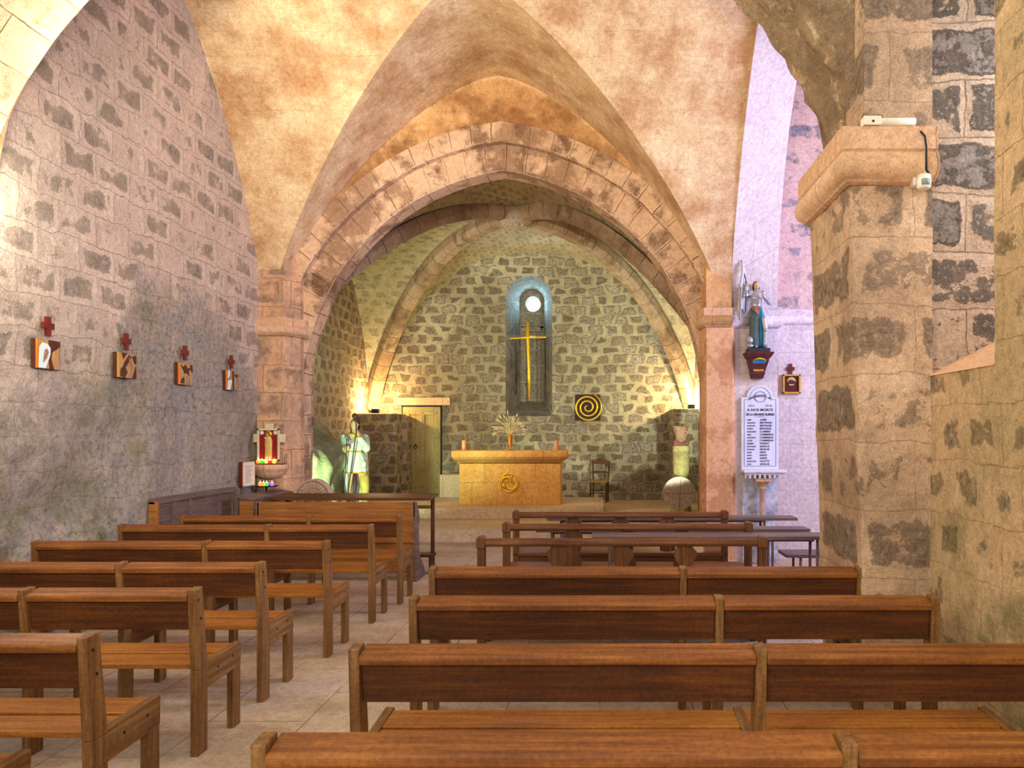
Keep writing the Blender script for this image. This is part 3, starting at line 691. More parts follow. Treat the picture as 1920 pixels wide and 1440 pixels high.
# ------------------------------------------------------------------ benches
def bench(name, label, W, ratio, loc, rz=0, group=None, seatdark=False):
    """plank-backed bench seen from behind; rear posts at y=0, front at y=.42; x from 0 (left end) to W"""
    t = thing(name, label, 'bench', loc, rz, group)
    xs = [0.02, W*ratio, W-.02]; th = .02
    for x in xs:
        b = MB()   # rear post: upright behind, tapering and leaning back above the seat
        b.hexa([(x-th, 0, 0), (x+th, 0, 0), (x+th, .095, 0), (x-th, .095, 0), (x-th, .0, .44), (x+th, .0, .44), (x+th, .10, .44), (x-th, .10, .44)])
        b.hexa([(x-th, 0, .44), (x+th, 0, .44), (x+th, .10, .44), (x-th, .10, .44), (x-th, -.03, .855), (x+th, -.03, .855), (x+th, .045, .862), (x-th, .045, .862)])
        b.build('back_post', 'wood_v', t, bevel=.004)
        b = MB(); b.box(x-th+.001, x+th-.001, .37, .453, 0, .35); b.build('leg', 'wood_v', t, bevel=.004)
        b = MB(); b.prism([(.098, .322), (.455, .332), (.46, .467), (.098, .452)], x-th, x+th, 'x'); b.build('side_rail', 'wood_y', t, bevel=.004)
    for i in range(2):
        a, c = xs[i]+th, xs[i+1]-th
        b = MB(); b.prism([(-.035, .797), (-.038, .824), (-.03, .832), (.065, .853), (.075, .83), (.02, .80)], a, c, 'x'); b.build('top_rail', 'wood', t, bevel=.006)
        b = MB(); b.prism([(.008, .648), (.030, .648), (.012, .80), (-.01, .80)], a+.004, c-.004, 'x'); b.build('back_board', 'wood_d', t, bevel=.003)
        for y0, y1, z in ((.085, .25, .452), (.262, .435, .462)):
            b = MB(); b.prism([(y0, z-.03), (y1, z-.026), (y1, z), (y0, z-.004)], a, c, 'x'); b.build('seat_slat', 'wood_s', t, bevel=.004)
    for x in (xs[0]-th-.001, xs[2]+th+.001):
        for y, z in ((.005, .80), (.03, .70), (.2, .40), (.36, .41)): b = MB(); b.ell((x, y, z), (.003, .007, .007), 8, 5); b.build('screw_head', 'iron', t)
    return t
WL = 2.27
left = [  # right end px at the rear post, distance, length, label
    (None, 2.34, 2.1, 'wooden bench cut by the bottom left corner, only its seat end in view'),
    (172, 2.92, 2.27, 'wooden bench at the left edge, nearest whole end post on the left of the aisle'),
    (371, 3.80, 2.27, 'second left-hand bench from the front of the picture with a pale plank seat'),
    (493, 4.57, 2.27, 'third left-hand plank-backed bench from the camera'),
    (616, 5.48, 2.27, 'fourth left-hand bench from the camera, reaching close to the rock wall'),
    (699, 6.46, 2.22, 'fifth left-hand bench, second behind the choir desk'),
    (752, 7.17, 2.12, 'left-hand bench directly behind the choir desk with a slightly warped top rail')]
for px, D, Wb, lab in left:
    xr = -2.13 if px is None else X(px, D)
    bench('bench', lab, min(Wb, xr+4.16), .585, (xr-min(Wb, xr+4.16), D, 0), group='plank-backed benches left of the aisle')
right = [(478, 1.93, 2.62, 'nearest right-hand bench along the bottom edge with a pale left post', .003),
         (657, 2.77, 2.60, 'second right-hand bench, its two-plank seat fully visible', .002),
         (768, 3.61, 2.56, 'third right-hand bench reaching the right wall beside the pier', .004),
         (805, 4.41, 2.56, 'fourth right-hand bench just behind the old baluster-backed pews', 0)]
for px, D, Wb, lab, rz in right:
    bench('bench', lab, Wb, .585, (X(px, D), D, 0), rz, group='plank-backed benches right of the aisle')

# ------------------------------------------------------------------ old pews with baluster splats
def pew(label, W, loc, rz=0):
    t = thing('baluster_pew', label, 'pew', loc, rz, 'old open-backed pews right of the aisle')
    for x in (.03, W-.03):
        b = MB(); b.box(x-.03, x+.03, -.02, .05, 0, .80); b.prism([(x-.035, .79), (x-.035, .86), (x-.02, .875), (x+.02, .875), (x+.035, .86), (x+.035, .79)], -.035, .065); b.build('end_post', 'pew_v', t, bevel=.006)
        b = MB(); b.prism([(.05, .42), (.42, .42), (.42, .36), (.36, .3), (.40, .08), (.44, 0), (.3, 0), (.25, .25), (.05, .34)], x-.025, x+.025, 'x'); b.build('leg', 'pew_v', t, bevel=.005)
    b = MB(); b.prism([(-.02, .80), (-.03, .82), (-.02, .85), (.0, .862), (.05, .855), (.055, .81), (.04, .80)], .06, W-.06, 'x'); b.build('top_rail', 'pew', t, bevel=.006)
    half = [(.035, .46), (.075, .47), (.078, .52), (.045, .60), (.05, .66), (.085, .72), (.085, .76), (.055, .79), (.055, .81)]
    for k in (.28, .5, .72):
        x = W*k; o = [(x+a, z) for a, z in half]+[(x-a, z) for a, z in half[::-1]]
        b = MB(); b.prism(o, .0, .025); b.build('splat', 'pew_v', t, bevel=.004)
    b = MB(); b.prism([(-.02, .42), (.44, .42), (.46, .44), (.44, .455), (-.02, .455)], .0, W, 'x'); b.build('seat', 'pew', t, bevel=.006)
    b = MB(); b.box(.06, W-.06, .0, .03, .28, .42); b.build('apron', 'pew', t, bevel=.004)
    return t
pew('nearest baluster-backed pew with three splats, behind the fourth right-hand bench', 2.17, (X(895, 5.6), 5.6, 0), .006)
pew('middle baluster-backed pew of the three on the right', 2.17, (X(943, 6.5), 6.5, 0), .006)
pew('farthest baluster-backed pew with three splats, nearest the altar steps', 2.15, (X(962, 7.47), 7.47, 0), .006)

# long narrow writing planks on thin metal legs
def plank_desk(label, x0, x1, y, z, dp, rz=0, kind='plank_desk', cat='desk', mat='desk', grp=None):
    t = thing(kind, label, cat, (x0, y, 0), rz, grp); W = x1-x0
    for k in range(3):
        b = MB(); b.box(0, W, dp*k/3, dp*(k+1)/3-.004, z-.03, z); b.build('top_plank', mat, t, bevel=.003)
    for x in ((.15, W-.35) if W > 1 else (.12, W-.12)):
        for yy in (.03, dp-.03):
            b = MB(); b.tube([(x, yy, 0), (x, yy, z-.03)], .013, 8); b.build('leg', 'desk_y', t)
    b = MB(); b.box(.15, W-.35 if W > 1 else W-.12, dp/2-.01, dp/2+.01, z-.06, z-.03); b.build('stretcher', mat, t)
    return t
plank_desk('narrow grey-brown plank desk behind the farthest baluster pew', X(1025, 7.9), X(1497, 7.95), 7.95, .745, .26, .008, grp='long plank desks by the chapel')
plank_desk('long brown plank desk between the middle and farthest pews', X(1005, 7.03), X(1519, 7.05), 7.02, .745, .24, .008, grp='long plank desks by the chapel')
plank_desk('long pale grey plank desk running behind the right pier', X(1110, 6.1), X(1549, 6.1)+.3, 6.12, .80, .27, .01, grp='long plank desks by the chapel')
plank_desk('short dark three-board bench seat beside the right pier', 1.82, 3.1, 7.3, .46, .34, .0, 'low_bench', 'bench', 'desk')

# ------------------------------------------------------------------ choir desk, stall and side board on the left
t = thing('choir_desk', 'long wooden choir desk with a dark sloping top, first in front of the steps', 'desk', (X(482, 8.28), 8.28, 0)); Wd = X(778, 8.28)-X(482, 8.28)
b = MB(); b.box(0, Wd, 0, .03, .72, .885); b.build('upper_back_panel', 'honey', t, bevel=.004)
b = MB(); b.box(0.02, Wd-.02, .01, .03, .10, .715); b.build('back_panel', 'honey', t, bevel=.004)
b = MB(); b.box(0, Wd, -.012, .02, .43, .47); b.build('batten', 'honey', t, bevel=.004)
for x in (0, Wd):
    b = MB(); b.prism([(0, 0), (.42, 0), (.36, .1), (.12, .3), (.10, .6), (.16, .68), (.12, .75), (.03, .89), (0, .89)], x-.02, x+.02, 'x'); b.build('side_panel', 'desk_y', t, bevel=.004)
b = MB(); b.prism([(.28, .875), (.62, .905), (.63, .935), (.30, .905)], .03, Wd+.12, 'x'); b.build('desk_top', 'wood_d', t, bevel=.008)
for x in (.12, Wd+.08):
    b = MB(); b.box(x-.02, x+.02, .5, .55, 0, .90); b.build('post', 'wood_d', t, bevel=.004)
b = MB(); b.box(.3, Wd+.1, .42, .62, .2, .235); b.box(Wd+.05, Wd+.09, .44, .60, .0, .2); b.build('kneeler', 'wood_d', t, bevel=.004)
b = MB(); b.box(.35, Wd+.08, .5, .525, .76, .8); b.build('shelf', 'wood', t, bevel=.004)
t = thing('choir_stall', 'grey panelled choir stall back standing along the left rock wall', 'stall', (-4.24, 7.08, 0))
b = MB(); b.box(-.02, .0, 0, 1.55, .35, 1.0); b.build('panel', 'desk_y', t)
b = MB(); b.box(-.03, .03, -.02, 1.57, .97, 1.03); b.build('top_rail', 'desk_y', t, bevel=.006)
for i in range(6):
    b = MB(); b.box(-.02, .022, i*.30, i*.30+.05, .35, .98); b.build('stile', 'desk_y', t, bevel=.004)
b = MB(); b.box(0, .022, 0, 1.55, .35, .46); b.build('bottom_rail', 'desk_y', t, bevel=.004)
b = MB(); b.box(0, .2, 0.66, 1.54, .40, .44); b.build('seat', 'desk_y', t, bevel=.006)
b = MB(); b.prism([(-.03, 0), (.05, 0), (.05, 1.0), (-.03, 1.0)], -.02, .02, 'y'); b.build('end_panel', 'honey', t, bevel=.004)
b = MB(); b.prism([(-.03, 0), (.2, 0), (.2, .42), (.12, .5), (.06, 1.0), (-.03, 1.0)], 1.53, 1.56, 'y'); b.build('end_panel', 'desk', t, bevel=.004)
t = thing('side_desk', 'narrow grey desk board running towards the altar beside the panelled stall', 'desk', (-3.91, 8.34, 0), radians(-2))
b = MB(); b.prism([(-.14, .92), (.04, .89), (.04, .92), (-.14, .95)], 0, 1.0, 'y'); b.build('desk_top', 'desk_y', t, bevel=.004)
b = MB(); b.box(.0, .02, .02, .98, .05, .89); b.build('front_panel', 'desk_y', t)
b = MB(); b.box(-.12, .035, -.0, .03, 0, .89); b.build('end_board', 'honey', t, bevel=.004)
b = MB(); b.box(-.12, .035, .97, 1.0, 0, .89); b.build('end_board', 'desk', t, bevel=.004)

# ------------------------------------------------------------------ altar and what stands on it
t = thing('altar', 'honey limestone altar with a heavy moulded slab and ashlar base', 'altar', (X(956, 13.27), 13.55, .37))
hw = .90
b = MB(); b.box(-hw, hw, -.28, .26, 0, .76); b.build('base', 'altar', t, bevel=.006)
b = MB(); cornice(b, [(-hw-.02, .28), (-hw-.02, -.28), (hw+.02, -.28), (hw+.02, .28), (-hw-.02, .28)], [(0, .74), (.0, .77), (.06, .80), (.10, .86), (.10, .965), (-.1, .966), (-.1, .74)]); b.box(-hw, hw, -.25, .25, .75, .968); b.build('table_slab', 'altar', t, bevel=.004)
em = tag(MB().torus((0, 0, 0), .162, .017, 'y', 48, 8).build('medallion', 'gold', t), None); em.location = (-.015, -.29, .40)
def swoosh(mb, pts, r, y=-.0, n=8):
    P = []
    for i in range(len(pts)-1):
        a, c = Vector(pts[i]), Vector(pts[i+1]); p0 = Vector(pts[i-1]) if i else a; p3 = Vector(pts[i+2]) if i < len(pts)-2 else c
        for k in range(6):
            s_ = k/6; P.append(.5*((2*a)+(-p0+c)*s_+(2*p0-5*a+4*c-p3)*s_**2+(-p0+3*a-3*c+p3)*s_**3))
    P.append(Vector(pts[-1])); m = len(P)
    rr = [r*max(.25, sin(pi*(i+1)/(m+1))**.6) for i in range(m)]
    mb.tube([(p.x, y, p.y) for p in P], rr, n); return mb
b = MB(); k = .155/620   # emblem drawn inside the ring: two hooked scrolls and bars
def E(x, y): return ((x-620)*.162/340, (760-y)*.162/340)
swoosh(b, [E(360, 880), E(350, 700), E(420, 590), E(560, 550), E(670, 610), E(700, 740), E(770, 820)], .028)
swoosh(b, [E(380, 800), E(430, 880), E(500, 960)], .034); swoosh(b, [E(600, 820), E(580, 920), E(660, 1000), E(800, 990), E(880, 880), E(890, 760), E(850, 650)], .027)
swoosh(b, [E(430, 760), E(500, 690), E(540, 650)], .012); swoosh(b, [E(470, 800), E(560, 730), E(610, 680)], .012); swoosh(b, [E(670, 590), E(720, 540), E(750, 500)], .014); swoosh(b, [E(800, 720), E(840, 680), E(860, 640)], .018)
b.build('relief', 'gold', em)
for x, lab in ((X(868, 13.3), 'short orange altar candle on the left end of the slab'), (X(1043, 13.3), 'short orange altar candle on the right end of the slab')):
    c = thing('altar_candle', lab, 'candle', (x, 13.4, 1.339), 0, 'altar candles')
    b = MB(); b.lathe([(.036, 0), (.038, .01), (.038, .17), (.034, .182), (.01, .176)], n=20); b.build('wax', 'candle', c)
    b = MB(); b.tube([(0, 0, .17), (.002, 0, .195)], .003, 6); b.build('wick', 'iron', c)
v = thing('wheat_vase', 'slim copper vase of dried wheat at the centre of the altar', 'vase', (X(955, 13.3), 13.42, 1.339))
b = MB(); b.lathe([(.045, 0), (.045, .01), (.015, .03), (.012, .06), (.03, .1), (.045, .17), (.043, .27), (.047, .275), (.04, .26), (.02, .2)], n=20); b.build('vessel', 'vase', v)
random.seed(4)
for i in range(22):
    a = -1.25+2.5*i/21+random.uniform(-.1, .1); yy = random.uniform(-.5, .5); L = random.uniform(.27, .42)*(1.05-.25*abs(a)); P = []
    for k in range(8):
        s_ = k/7; P.append((sin(a*s_**.8)*L*s_*1.05, yy*.15*s_, .24+cos(a*s_)*L*s_*.95))
    b = MB(); b.tube(P, .0032, 5)
    e0 = Vector(P[-1]); e1 = (e0-Vector(P[-2])).normalized()
    b.tube([e0, e0+e1*.015, e0+e1*.05, e0+e1*.085], [.003, .012, .010, .001], 6)
    b.build('wheat_stalk', 'wheat', v)
# cross in the niche, spiral, chair
c = thing('gilded_cross', 'tall thin gilded cross hanging in front of the window niche', 'cross', (X(990, 16.2), 16.28, 0))
zc_, zt, zb = Z(632, 16.2), Z(603, 16.2), Z(751, 16.2)
b = MB(); b.tube([(-.02, 0, zt), (-.012, 0, zc_), (.012, 0, (zc_+zb)/2), (.02, 0, zb)], [.035, .044, .036, .02], 8); b.tube([(0, .0, 2.7), (0, .16, 2.7)], .012, 6); b.build('upright', 'gold', c)
b = MB(); b.tube([(-.40, 0, zc_-.02), (0, -.02, zc_), (.39, 0, zc_+.01)], [.022, .028, .022], 8); b.build('crossbar', 'gold', c)
c = thing('spiral_artwork', 'gilded spiral mounted on a square dark panel right of the niche', 'wall art', (X(1102, 16.35), 16.37, Z(763, 16.35)))
b = MB(); b.box(-.275, .275, -.03, .01, -.30, .27); b.build('panel', 'darkpanel', c, bevel=.004)
b = MB(); P = []; rr = []
for i in range(150):
    s_ = i/149; an = radians(-20)+s_*radians(360*2.9)+radians(120); R_ = .03+.285*s_**.9
    P.append((R_*cos(an), -.06, R_*sin(an)-.01)); rr.append(.010+.010*min(1, s_*4)*min(1, (1-s_)*8))
b.tube(P, rr, 8); 
for q in (40, 90, 130): b.tube([P[q], (P[q][0], -.02, P[q][2])], .006, 6)
b.build('spiral', 'gold', c)
c = thing('rush_chair', 'small dark wooden chair with a woven seat against the back wall', 'chair', (X(1122, 16.0), 15.75, .18), radians(-8))
for x, s_ in ((-.17, -1), (.17, 1)):
    b = MB(); b.tube([(x, .0, 0), (x, .0, .45)], .017, 8); b.build('leg', 'iron' if 0 else 'wood_d', c)
    b = MB(); b.tube([(x*.95, .36, 0), (x*.95, .36, .45), (x*1.08, .43, .86)], .016, 8); b.build('back_leg', 'wood_d', c)
    b = MB(); b.tube([(x, 0, .17), (x*.95, .36, .17)], .009, 6); b.build('stretcher', 'wood_d', c)
b = MB(); b.tube([(-.17, 0, .2), (.17, 0, .2)], .010, 6); b.tube([(-.17, 0, .27), (.17, 0, .27)], .010, 6); b.build('front_stretcher', 'wood_d', c)
b = MB(); b.prism([(-.19, -.02), (.19, -.02), (.175, .38), (-.175, .38)], .43, .465, 'z'); b.build('seat', 'straw', c, bevel=.01)
for z_, h_ in ((.80, .07), (.60, .04)):
    b = MB(); o = [(-.18, z_), (.18, z_), (.18, z_+h_), (.09, z_+h_+.015), (0, z_+h_+.03), (-.09, z_+h_+.015), (-.18, z_+h_)] if z_ > .7 else [(-.17, z_), (.17, z_), (.17, z_+h_), (-.17, z_+h_)]
    b.prism(o, .40, .42); b.build('back_slat', 'wood_d', c, bevel=.003)
b = MB(); b.box(X(828, 15.6), X(862, 15.6)+.15, 15.4, 15.85, .17, .17+.62); tag(b.build('stone_block', 'step', None, bevel=.012), 'low pale stone block between the plank door and the altar', 'stone block')
# ------------------------------------------------------------------ writing
def text(s, name, mat, parent, loc, h, width=None, align='CENTER', rot=(radians(90), 0, 0), ext=.001, off=0.0):
    cu = bpy.data.curves.new(name, 'FONT'); cu.body = s; cu.size = h; cu.align_x = align; cu.extrude = ext; cu.offset = off
    to = bpy.data.objects.new(name, cu); COL.objects.link(to); bpy.context.view_layer.update()
    me = bpy.data.meshes.new_from_object(to.evaluated_get(bpy.context.evaluated_depsgraph_get()))
    bpy.data.objects.remove(to); me.materials.clear(); me.materials.append(M[mat])
    o = bpy.data.objects.new(name, me); COL.objects.link(o); o.parent = parent; o.location = loc; o.rotation_euler = rot
    if width:
        xs = [v.co.x for v in me.vertices]; w = max(xs)-min(xs)
        o.scale = (width/w, 1, 1)
    return o

# ------------------------------------------------------------------ pictures on the left wall
def cross_mesh(s, d):
    b = MB(); a = .17*s; L = .5*s
    b.prism([(-a, -L*1.15), (a, -L*1.15), (a, -a), (.42*s, -a), (.42*s, a), (a, a), (a, L), (-a, L), (-a, a), (-.42*s, a), (-.42*s, -a), (-a, -a)], -d, 0); return b
arts = [
 [('tanp', [(-.11, -.11), (.11, -.11), (.11, .11), (-.11, .11)]), ('brownp', [(-.01, .11), (.12, .11), (.12, .07), (.03, .02), (.02, -.03), (.05, -.11), (0, -.11), (-.01, -.02)]),
  ('whitep', [(-.11, -.11), (-.04, -.11), (.01, .0), (.01, .05), (-.02, .08), (-.07, .085), (-.10, .05)]), ('brownstone', [(-.07, -.07), (-.03, -.03), (-.01, .02), (-.03, .045), (-.055, .03)]), ('tanp', [(.05, .02), (.08, .03), (.09, -.03), (.06, -.08), (.04, -.02)])],
 [('tanp', [(-.12, -.11), (.12, -.11), (.12, .11), (-.12, .11)]), ('brownp', [(-.08, .11), (.0, .11), (-.06, .05)]), ('brownp', [(.02, .10), (.06, .08), (-.03, -.02), (-.08, -.05), (-.05, .02)]),
  ('brownp', [(-.10, -.10), (-.04, -.11), (.0, -.06), (-.03, -.02), (-.08, -.02), (-.10, -.05)]), ('brownstone', [(.02, .08), (.07, .0), (.06, -.10), (.0, -.10), (.03, -.03)]), ('wine', [(.12, .0), (.12, -.11), (.07, -.11), (.10, -.04)]), ('brownp', [(.07, .09), (.12, .10), (.12, .02), (.09, .04)])],
 [('tanp', [(-.12, -.11), (.12, -.11), (.12, .11), (-.12, .11)]), ('brownp', [(-.11, .09), (-.05, .07), (-.01, .10), (.03, .06), (.10, .07), (.05, .03), (.06, -.02), (.01, .01), (-.04, .0), (-.05, .03)]),
  ('brownp', [(-.10, -.10), (-.03, -.10), (-.04, -.03), (-.09, -.06)]), ('wine', [(.07, .10), (.12, .10), (.12, .02), (.09, .04)]), ('brownstone', [(0, -.02), (.06, -.04), (.08, -.10), (-.01, -.10)])],
 [('brownstone', [(-.12, -.11), (.12, -.11), (.12, .11), (-.12, .11)]), ('whitep', [(-.11, -.11), (-.05, -.11), (.0, .0), (-.04, .01), (-.10, -.01)]), ('whitep', [(-.10, .02), (-.06, .05), (-.05, .11), (-.10, .11)]),
  ('tanp', [(.02, -.08), (.08, -.09), (.09, .05), (.04, .06)]), ('wine', [(.06, .07), (.12, .08), (.12, .04), (.06, .045)]), ('brownp', [(.0, .11), (.03, .11), (.03, -.11), (.01, -.11)])]]
labs = ['station board with a large white drop shape, nearest picture on the left wall', 'brown and tan station board, second picture along the left wall',
        'dark brown station board with a forked shape, third picture along the left wall', 'small station board with white patches, farthest picture along the left wall']
for i, (y, lab) in enumerate(zip((5.75, 6.70, 7.65, 8.61), labs)):
    t = thing('station_board', lab, 'wall art', (-4.265, y, 2.255), radians(90), 'station boards on the left wall')
    b = MB(); b.box(-.118, .118, -.022, .03, -.112, .112); b.build('board', 'brownp', t, bevel=.002)
    b = MB(); b.box(-.1195, -.112, -.0235, -.008, -.111, .111); b.build('edge_strip', 'orangep' if i != 1 else 'board', t)
    for k, (m_, o_) in enumerate(arts[i]):
        b = MB(); b.prism([(max(-.116, min(.116, x)), max(-.11, min(.11, z))) for x, z in o_][::1], -.024-.0015*k, -.020); b.build('inlay', m_, t)
    c = tag(cross_mesh(.14, .02).build('wooden_cross', 'red'), 'small dark red cross fixed above the '+('nearest', 'second', 'third', 'farthest')[i]+' station board on the left wall', 'cross', 'red crosses above the station boards')
    c.location = (-4.262, y, 2.475); c.rotation_euler = (0, 0, radians(90))
# framed picture on the chapel wall
t = thing('framed_picture', 'small gilt-framed dark picture on the pale chapel wall', 'picture', (X(1484.5, 9.7), 9.735, Z(720, 9.7)))
b = MB(); w, h = .115, .125
for q in ((-w, w, h-.022, h), (-w, w, -h, -h+.022), (-w, -w+.022, -h, h), (w-.022, w, -h, h)): b.box(q[0], q[1], -.045, -.0, q[2], q[3])
b.build('frame', 'goldpaint', t, bevel=.003)
b = MB(); b.box(-w+.02, w-.02, -.02, -.005, -h+.02, h-.02); b.build('canvas', 'wine', t)
b = MB(); b.lathe([(.0, 0), (.055, 0), (.055, .004)], n=24); q = b.build('disc', 'goldicon', t); q.rotation_euler = (radians(90), 0, 0); q.location = (0, -.021, .035)
b = MB(); b.prism([(-.05, -.0), (.05, .0), (.055, .03), (.02, .05), (-.02, .06), (-.05, .03)], -.030, -.026); b.build('figure', 'brownp', t)
c = tag(cross_mesh(.125, .02).build('wooden_cross', 'red'), 'small terracotta cross above the framed picture on the chapel wall', 'cross'); c.location = (X(1483, 9.7), 9.735, Z(691, 9.7))

# ------------------------------------------------------------------ icon, basin, candles
def votive(x, y, z, col, lab, grp):
    t = thing('votive_candle', lab, 'candle', (x, y, z), 0, grp)
    b = MB(); b.lathe([(.016, 0), (.020, .004), (.024, .04), (.021, .04), (.018, .01)], n=14); b.build('glass_cup', 'glass_'+col, t)
    b = MB(); b.lathe([(.001, .028), (.006, .034), (.005, .045), (.001, .06)], n=8); b.build('flame', 'flame', t)
t = thing('virgin_icon', 'cross-shaped cream icon board with a gold robed figure on red ground', 'icon', (X(504, 9.36), 9.385, Z(834, 9.36)))
b = MB(); b.box(-.20, .205, -.022, .0, .03, .135); b.build('cross_arm', 'cream', t, bevel=.003)
b = MB(); b.box(-.053, .053, -.022, .0, -.228, .268); b.build('cross_upright', 'cream', t, bevel=.003)
b = MB()
for q in ((-.14, .14, .18, .205), (-.14, .14, -.205, -.18), (-.14, -.115, -.205, .205), (.115, .14, -.205, .205)): b.box(q[0], q[1], -.045, -.02, q[2], q[3])
b.build('frame', 'cream', t, bevel=.003)
b = MB(); b.box(-.118, .118, -.032, -.018, -.185, .185); b.build('red_ground', 'redcloth', t)
b = MB(); b.loft([(0, -.034, -.17, .05, .008), (0, -.034, -.16, .045, .012), (.0, -.034, -.05, .045, .016), (0, -.034, .05, .048, .018), (0, -.034, .09, .035, .014), (0, -.034, .115, .014, .01)], 16); b.build('gold_robe', 'goldicon', t)
b = MB(); b.lathe([(.001, 0), (.042, 0), (.042, .004), (.001, .006)], n=24); q = b.build('halo', 'gold', t); q.rotation_euler = (radians(90), 0, 0); q.location = (0, -.030, .135)
b = MB(); b.ell((0, -.04, .13), (.022, .014, .028)); b.build('veil', 'dark', t)
b = MB(); b.ell((-.002, -.05, .125), (.014, .008, .018)); b.ell((-.034, -.05, .085), (.013, .010, .016)); b.build('faces', 'skin', t)
for x in (-.085, .085):
    b = MB(); b.lathe([(.001, 0), (.025, 0), (.025, .004), (.001, .004)], n=20); q = b.build('roundel', 'whitep', t); q.rotation_euler = (radians(90), 0, 0); q.location = (x, -.032, .15)
t = thing('stone_basin', 'pale half-round stone basin shelf under the icon', 'basin', (X(500, 9.3), 9.4, 0))
def half(mb, prof, n=24):
    R = []
    for r, z in prof: R.append([mb.vert((-r*cos(pi*i/n), -r*.9*sin(pi*i/n), z)) for i in range(n+1)])
    for a in range(len(prof)-1):
        for i in range(n): mb.face([R[a][i], R[a][i+1], R[a+1][i+1], R[a+1][i]], None, True)
    mb.face(R[0][::-1]); mb.face(R[-1]); return mb
b = MB(); half(b, [(.05, 1.07), (.13, 1.09), (.19, 1.14), (.215, 1.19), (.225, 1.195), (.228, 1.255), (.215, 1.258)]); b.build('bowl', 'capital', t)
b = MB(); b.box(-.16, .2, -.1, -.02, 1.256, 1.27); b.build('tray', 'red', t)
zb_ = 1.271
for x, c_, w_ in ((484, 'orange', 'leftmost'), (491, 'green', 'green, second from left'), (499, 'amber', 'amber, middle'), (506, 'red', 'bright red'), (514, 'amber', 'rightmost pale amber')):
    votive(X(x, 9.33), 9.33, zb_, c_, 'lit votive candle on the stone basin under the icon, '+w_, 'votive candles on the basin')
t = thing('candle_stand', 'black iron candle stand below the stone basin', 'candle stand', (X(503, 9.1), 9.05, 0))
b = MB(); b.lathe([(.10, 0), (.10, .012), (.015, .02), (.012, .98), (.014, 1.0)], n=16); b.build('pole', 'iron', t)
b = MB(); b.lathe([(.01, 1.0), (.13, 1.002), (.14, 1.012), (.01, 1.010)], n=24); b.build('dish', 'iron', t)
for x, c_, w_ in ((491.5, 'orange', 'leftmost orange'), (497.5, 'orange', 'second orange'), (503.5, 'green', 'green'), (513.5, 'purple', 'rightmost purple')):
    votive(X(x, 9.05), 9.0, 1.013, c_, 'lit votive candle on the black stand, '+w_, 'votive candles on the stand')
t = thing('framed_notice', 'framed sheet of writing hung low on the rock wall by the stall', 'notice', (-4.25, 8.99, 1.16), radians(80))
b = MB(); b.box(-.11, .11, -.02, .03, -.145, .145); b.build('backing', 'red', t, bevel=.003)
b = MB()
for q in ((-.11, .11, .135, .145), (-.11, .11, -.145, -.135), (-.11, -.10, -.145, .145), (.10, .11, -.145, .145)): b.box(q[0], q[1], -.03, -.02, q[2], q[3])
b.build('frame', 'cream', t)
b = MB(); b.box(-.10, .10, -.024, -.019, -.135, .135); b.build('paper', 'paper', t)
b = MB()
for i in range(12): b.box(-.07, .07-.02*(i % 3), -.0255, -.024, .095-.018*i, .099-.018*i)
tag(b.build('ruled_lines', 'ink', t), kind='stuff')

# ------------------------------------------------------------------ carved stones
t = thing('carved_wheel_stone', 'round pale stone carved with a rayed fan, in front of the left jamb', 'carved stone', (X(590, 9.25), 9.25, 0))
b = MB(); b.box(-.16, .16, -.12, .12, 0, .66); b.build('block', 'greystone', t, bevel=.02)
b = MB(); b.prism([(.215*cos(2*pi*i/40), .215*sin(2*pi*i/40)+.87) for i in range(40)], -.05, .05); b.build('disc', 'greystone', t, bevel=.008)
b = MB(); b.torus((0, -.052, .87), .19, .012, 'y', 40, 6); b.torus((0, -.052, .87), .07, .012, 'y', 24, 6)
for i in range(24): a = 2*pi*i/24; b.tube([(.09*cos(a), -.052, .87+.09*sin(a)), (.165*cos(a), -.052, .87+.165*sin(a))], .007, 6)
b.build('carved_rays', 'brownstone', t)
t = thing('disc_stele', 'round pale stone disc with an incised cross standing by the right jamb', 'carved stone', (X(1273, 12.9), 12.9, .18))
b = MB(); b.prism([(.285*cos(2*pi*i/48), .285*sin(2*pi*i/48)+.435) for i in range(48)], -.06, .06); b.build('disc', 'greystone', t, bevel=.01)
b = MB(); b.prism([(-.02, -.015), (.10, -.015), (.08, .2), (.01, .2)], -.05, .05, 'y'); b.build('foot', 'capital', t, bevel=.01)
b = MB(); b.tube([(-.26, -.061, .44), (0, -.063, .425), (.26, -.061, .44)], .006, 6); b.tube([(.0, -.061, .16), (.01, -.063, .43), (.03, -.061, .69)], .006, 6); b.build('incised_cross', 'brownstone', t)
t = thing('stone_column', 'short lichen-yellow round column standing behind the stone disc', 'column', (X(1277, 14), 14, .18))
b = MB(); b.lathe([(.19, 0), (.19, .08), (.155, .12), (.15, .6), (.152, 1.12)], n=28); b.build('shaft', 'colstone', t)
b = MB(); b.lathe([(.152, 1.12), (.158, 1.13), (.158, 1.22), (.15, 1.235)], n=28); b.build('collar', 'colstone', t)
t = thing('carved_capital', 'brown carved stone capital with curled scrolls on top of the column', 'carved stone', (X(1277, 14), 14, 1.415))
b = MB(); b.prism([(-.16, .0), (.12, .0), (.16, .12), (.02, .05), (-.14, .12)], -.1, .1); b.build('wedge_base', 'red', t, bevel=.008)
b = MB(); b.loft([(0, 0, .05, .07, .07), (.0, 0, .12, .10, .10), (0, 0, .22, .12, .11), (-.01, 0, .30, .14, .12), (-.01, 0, .36, .13, .12), (-.01, 0, .37, .08, .08)], 16, lambda a, z: 1+.08*sin(5*a+z*20)); b.build('block', 'brownstone', t)
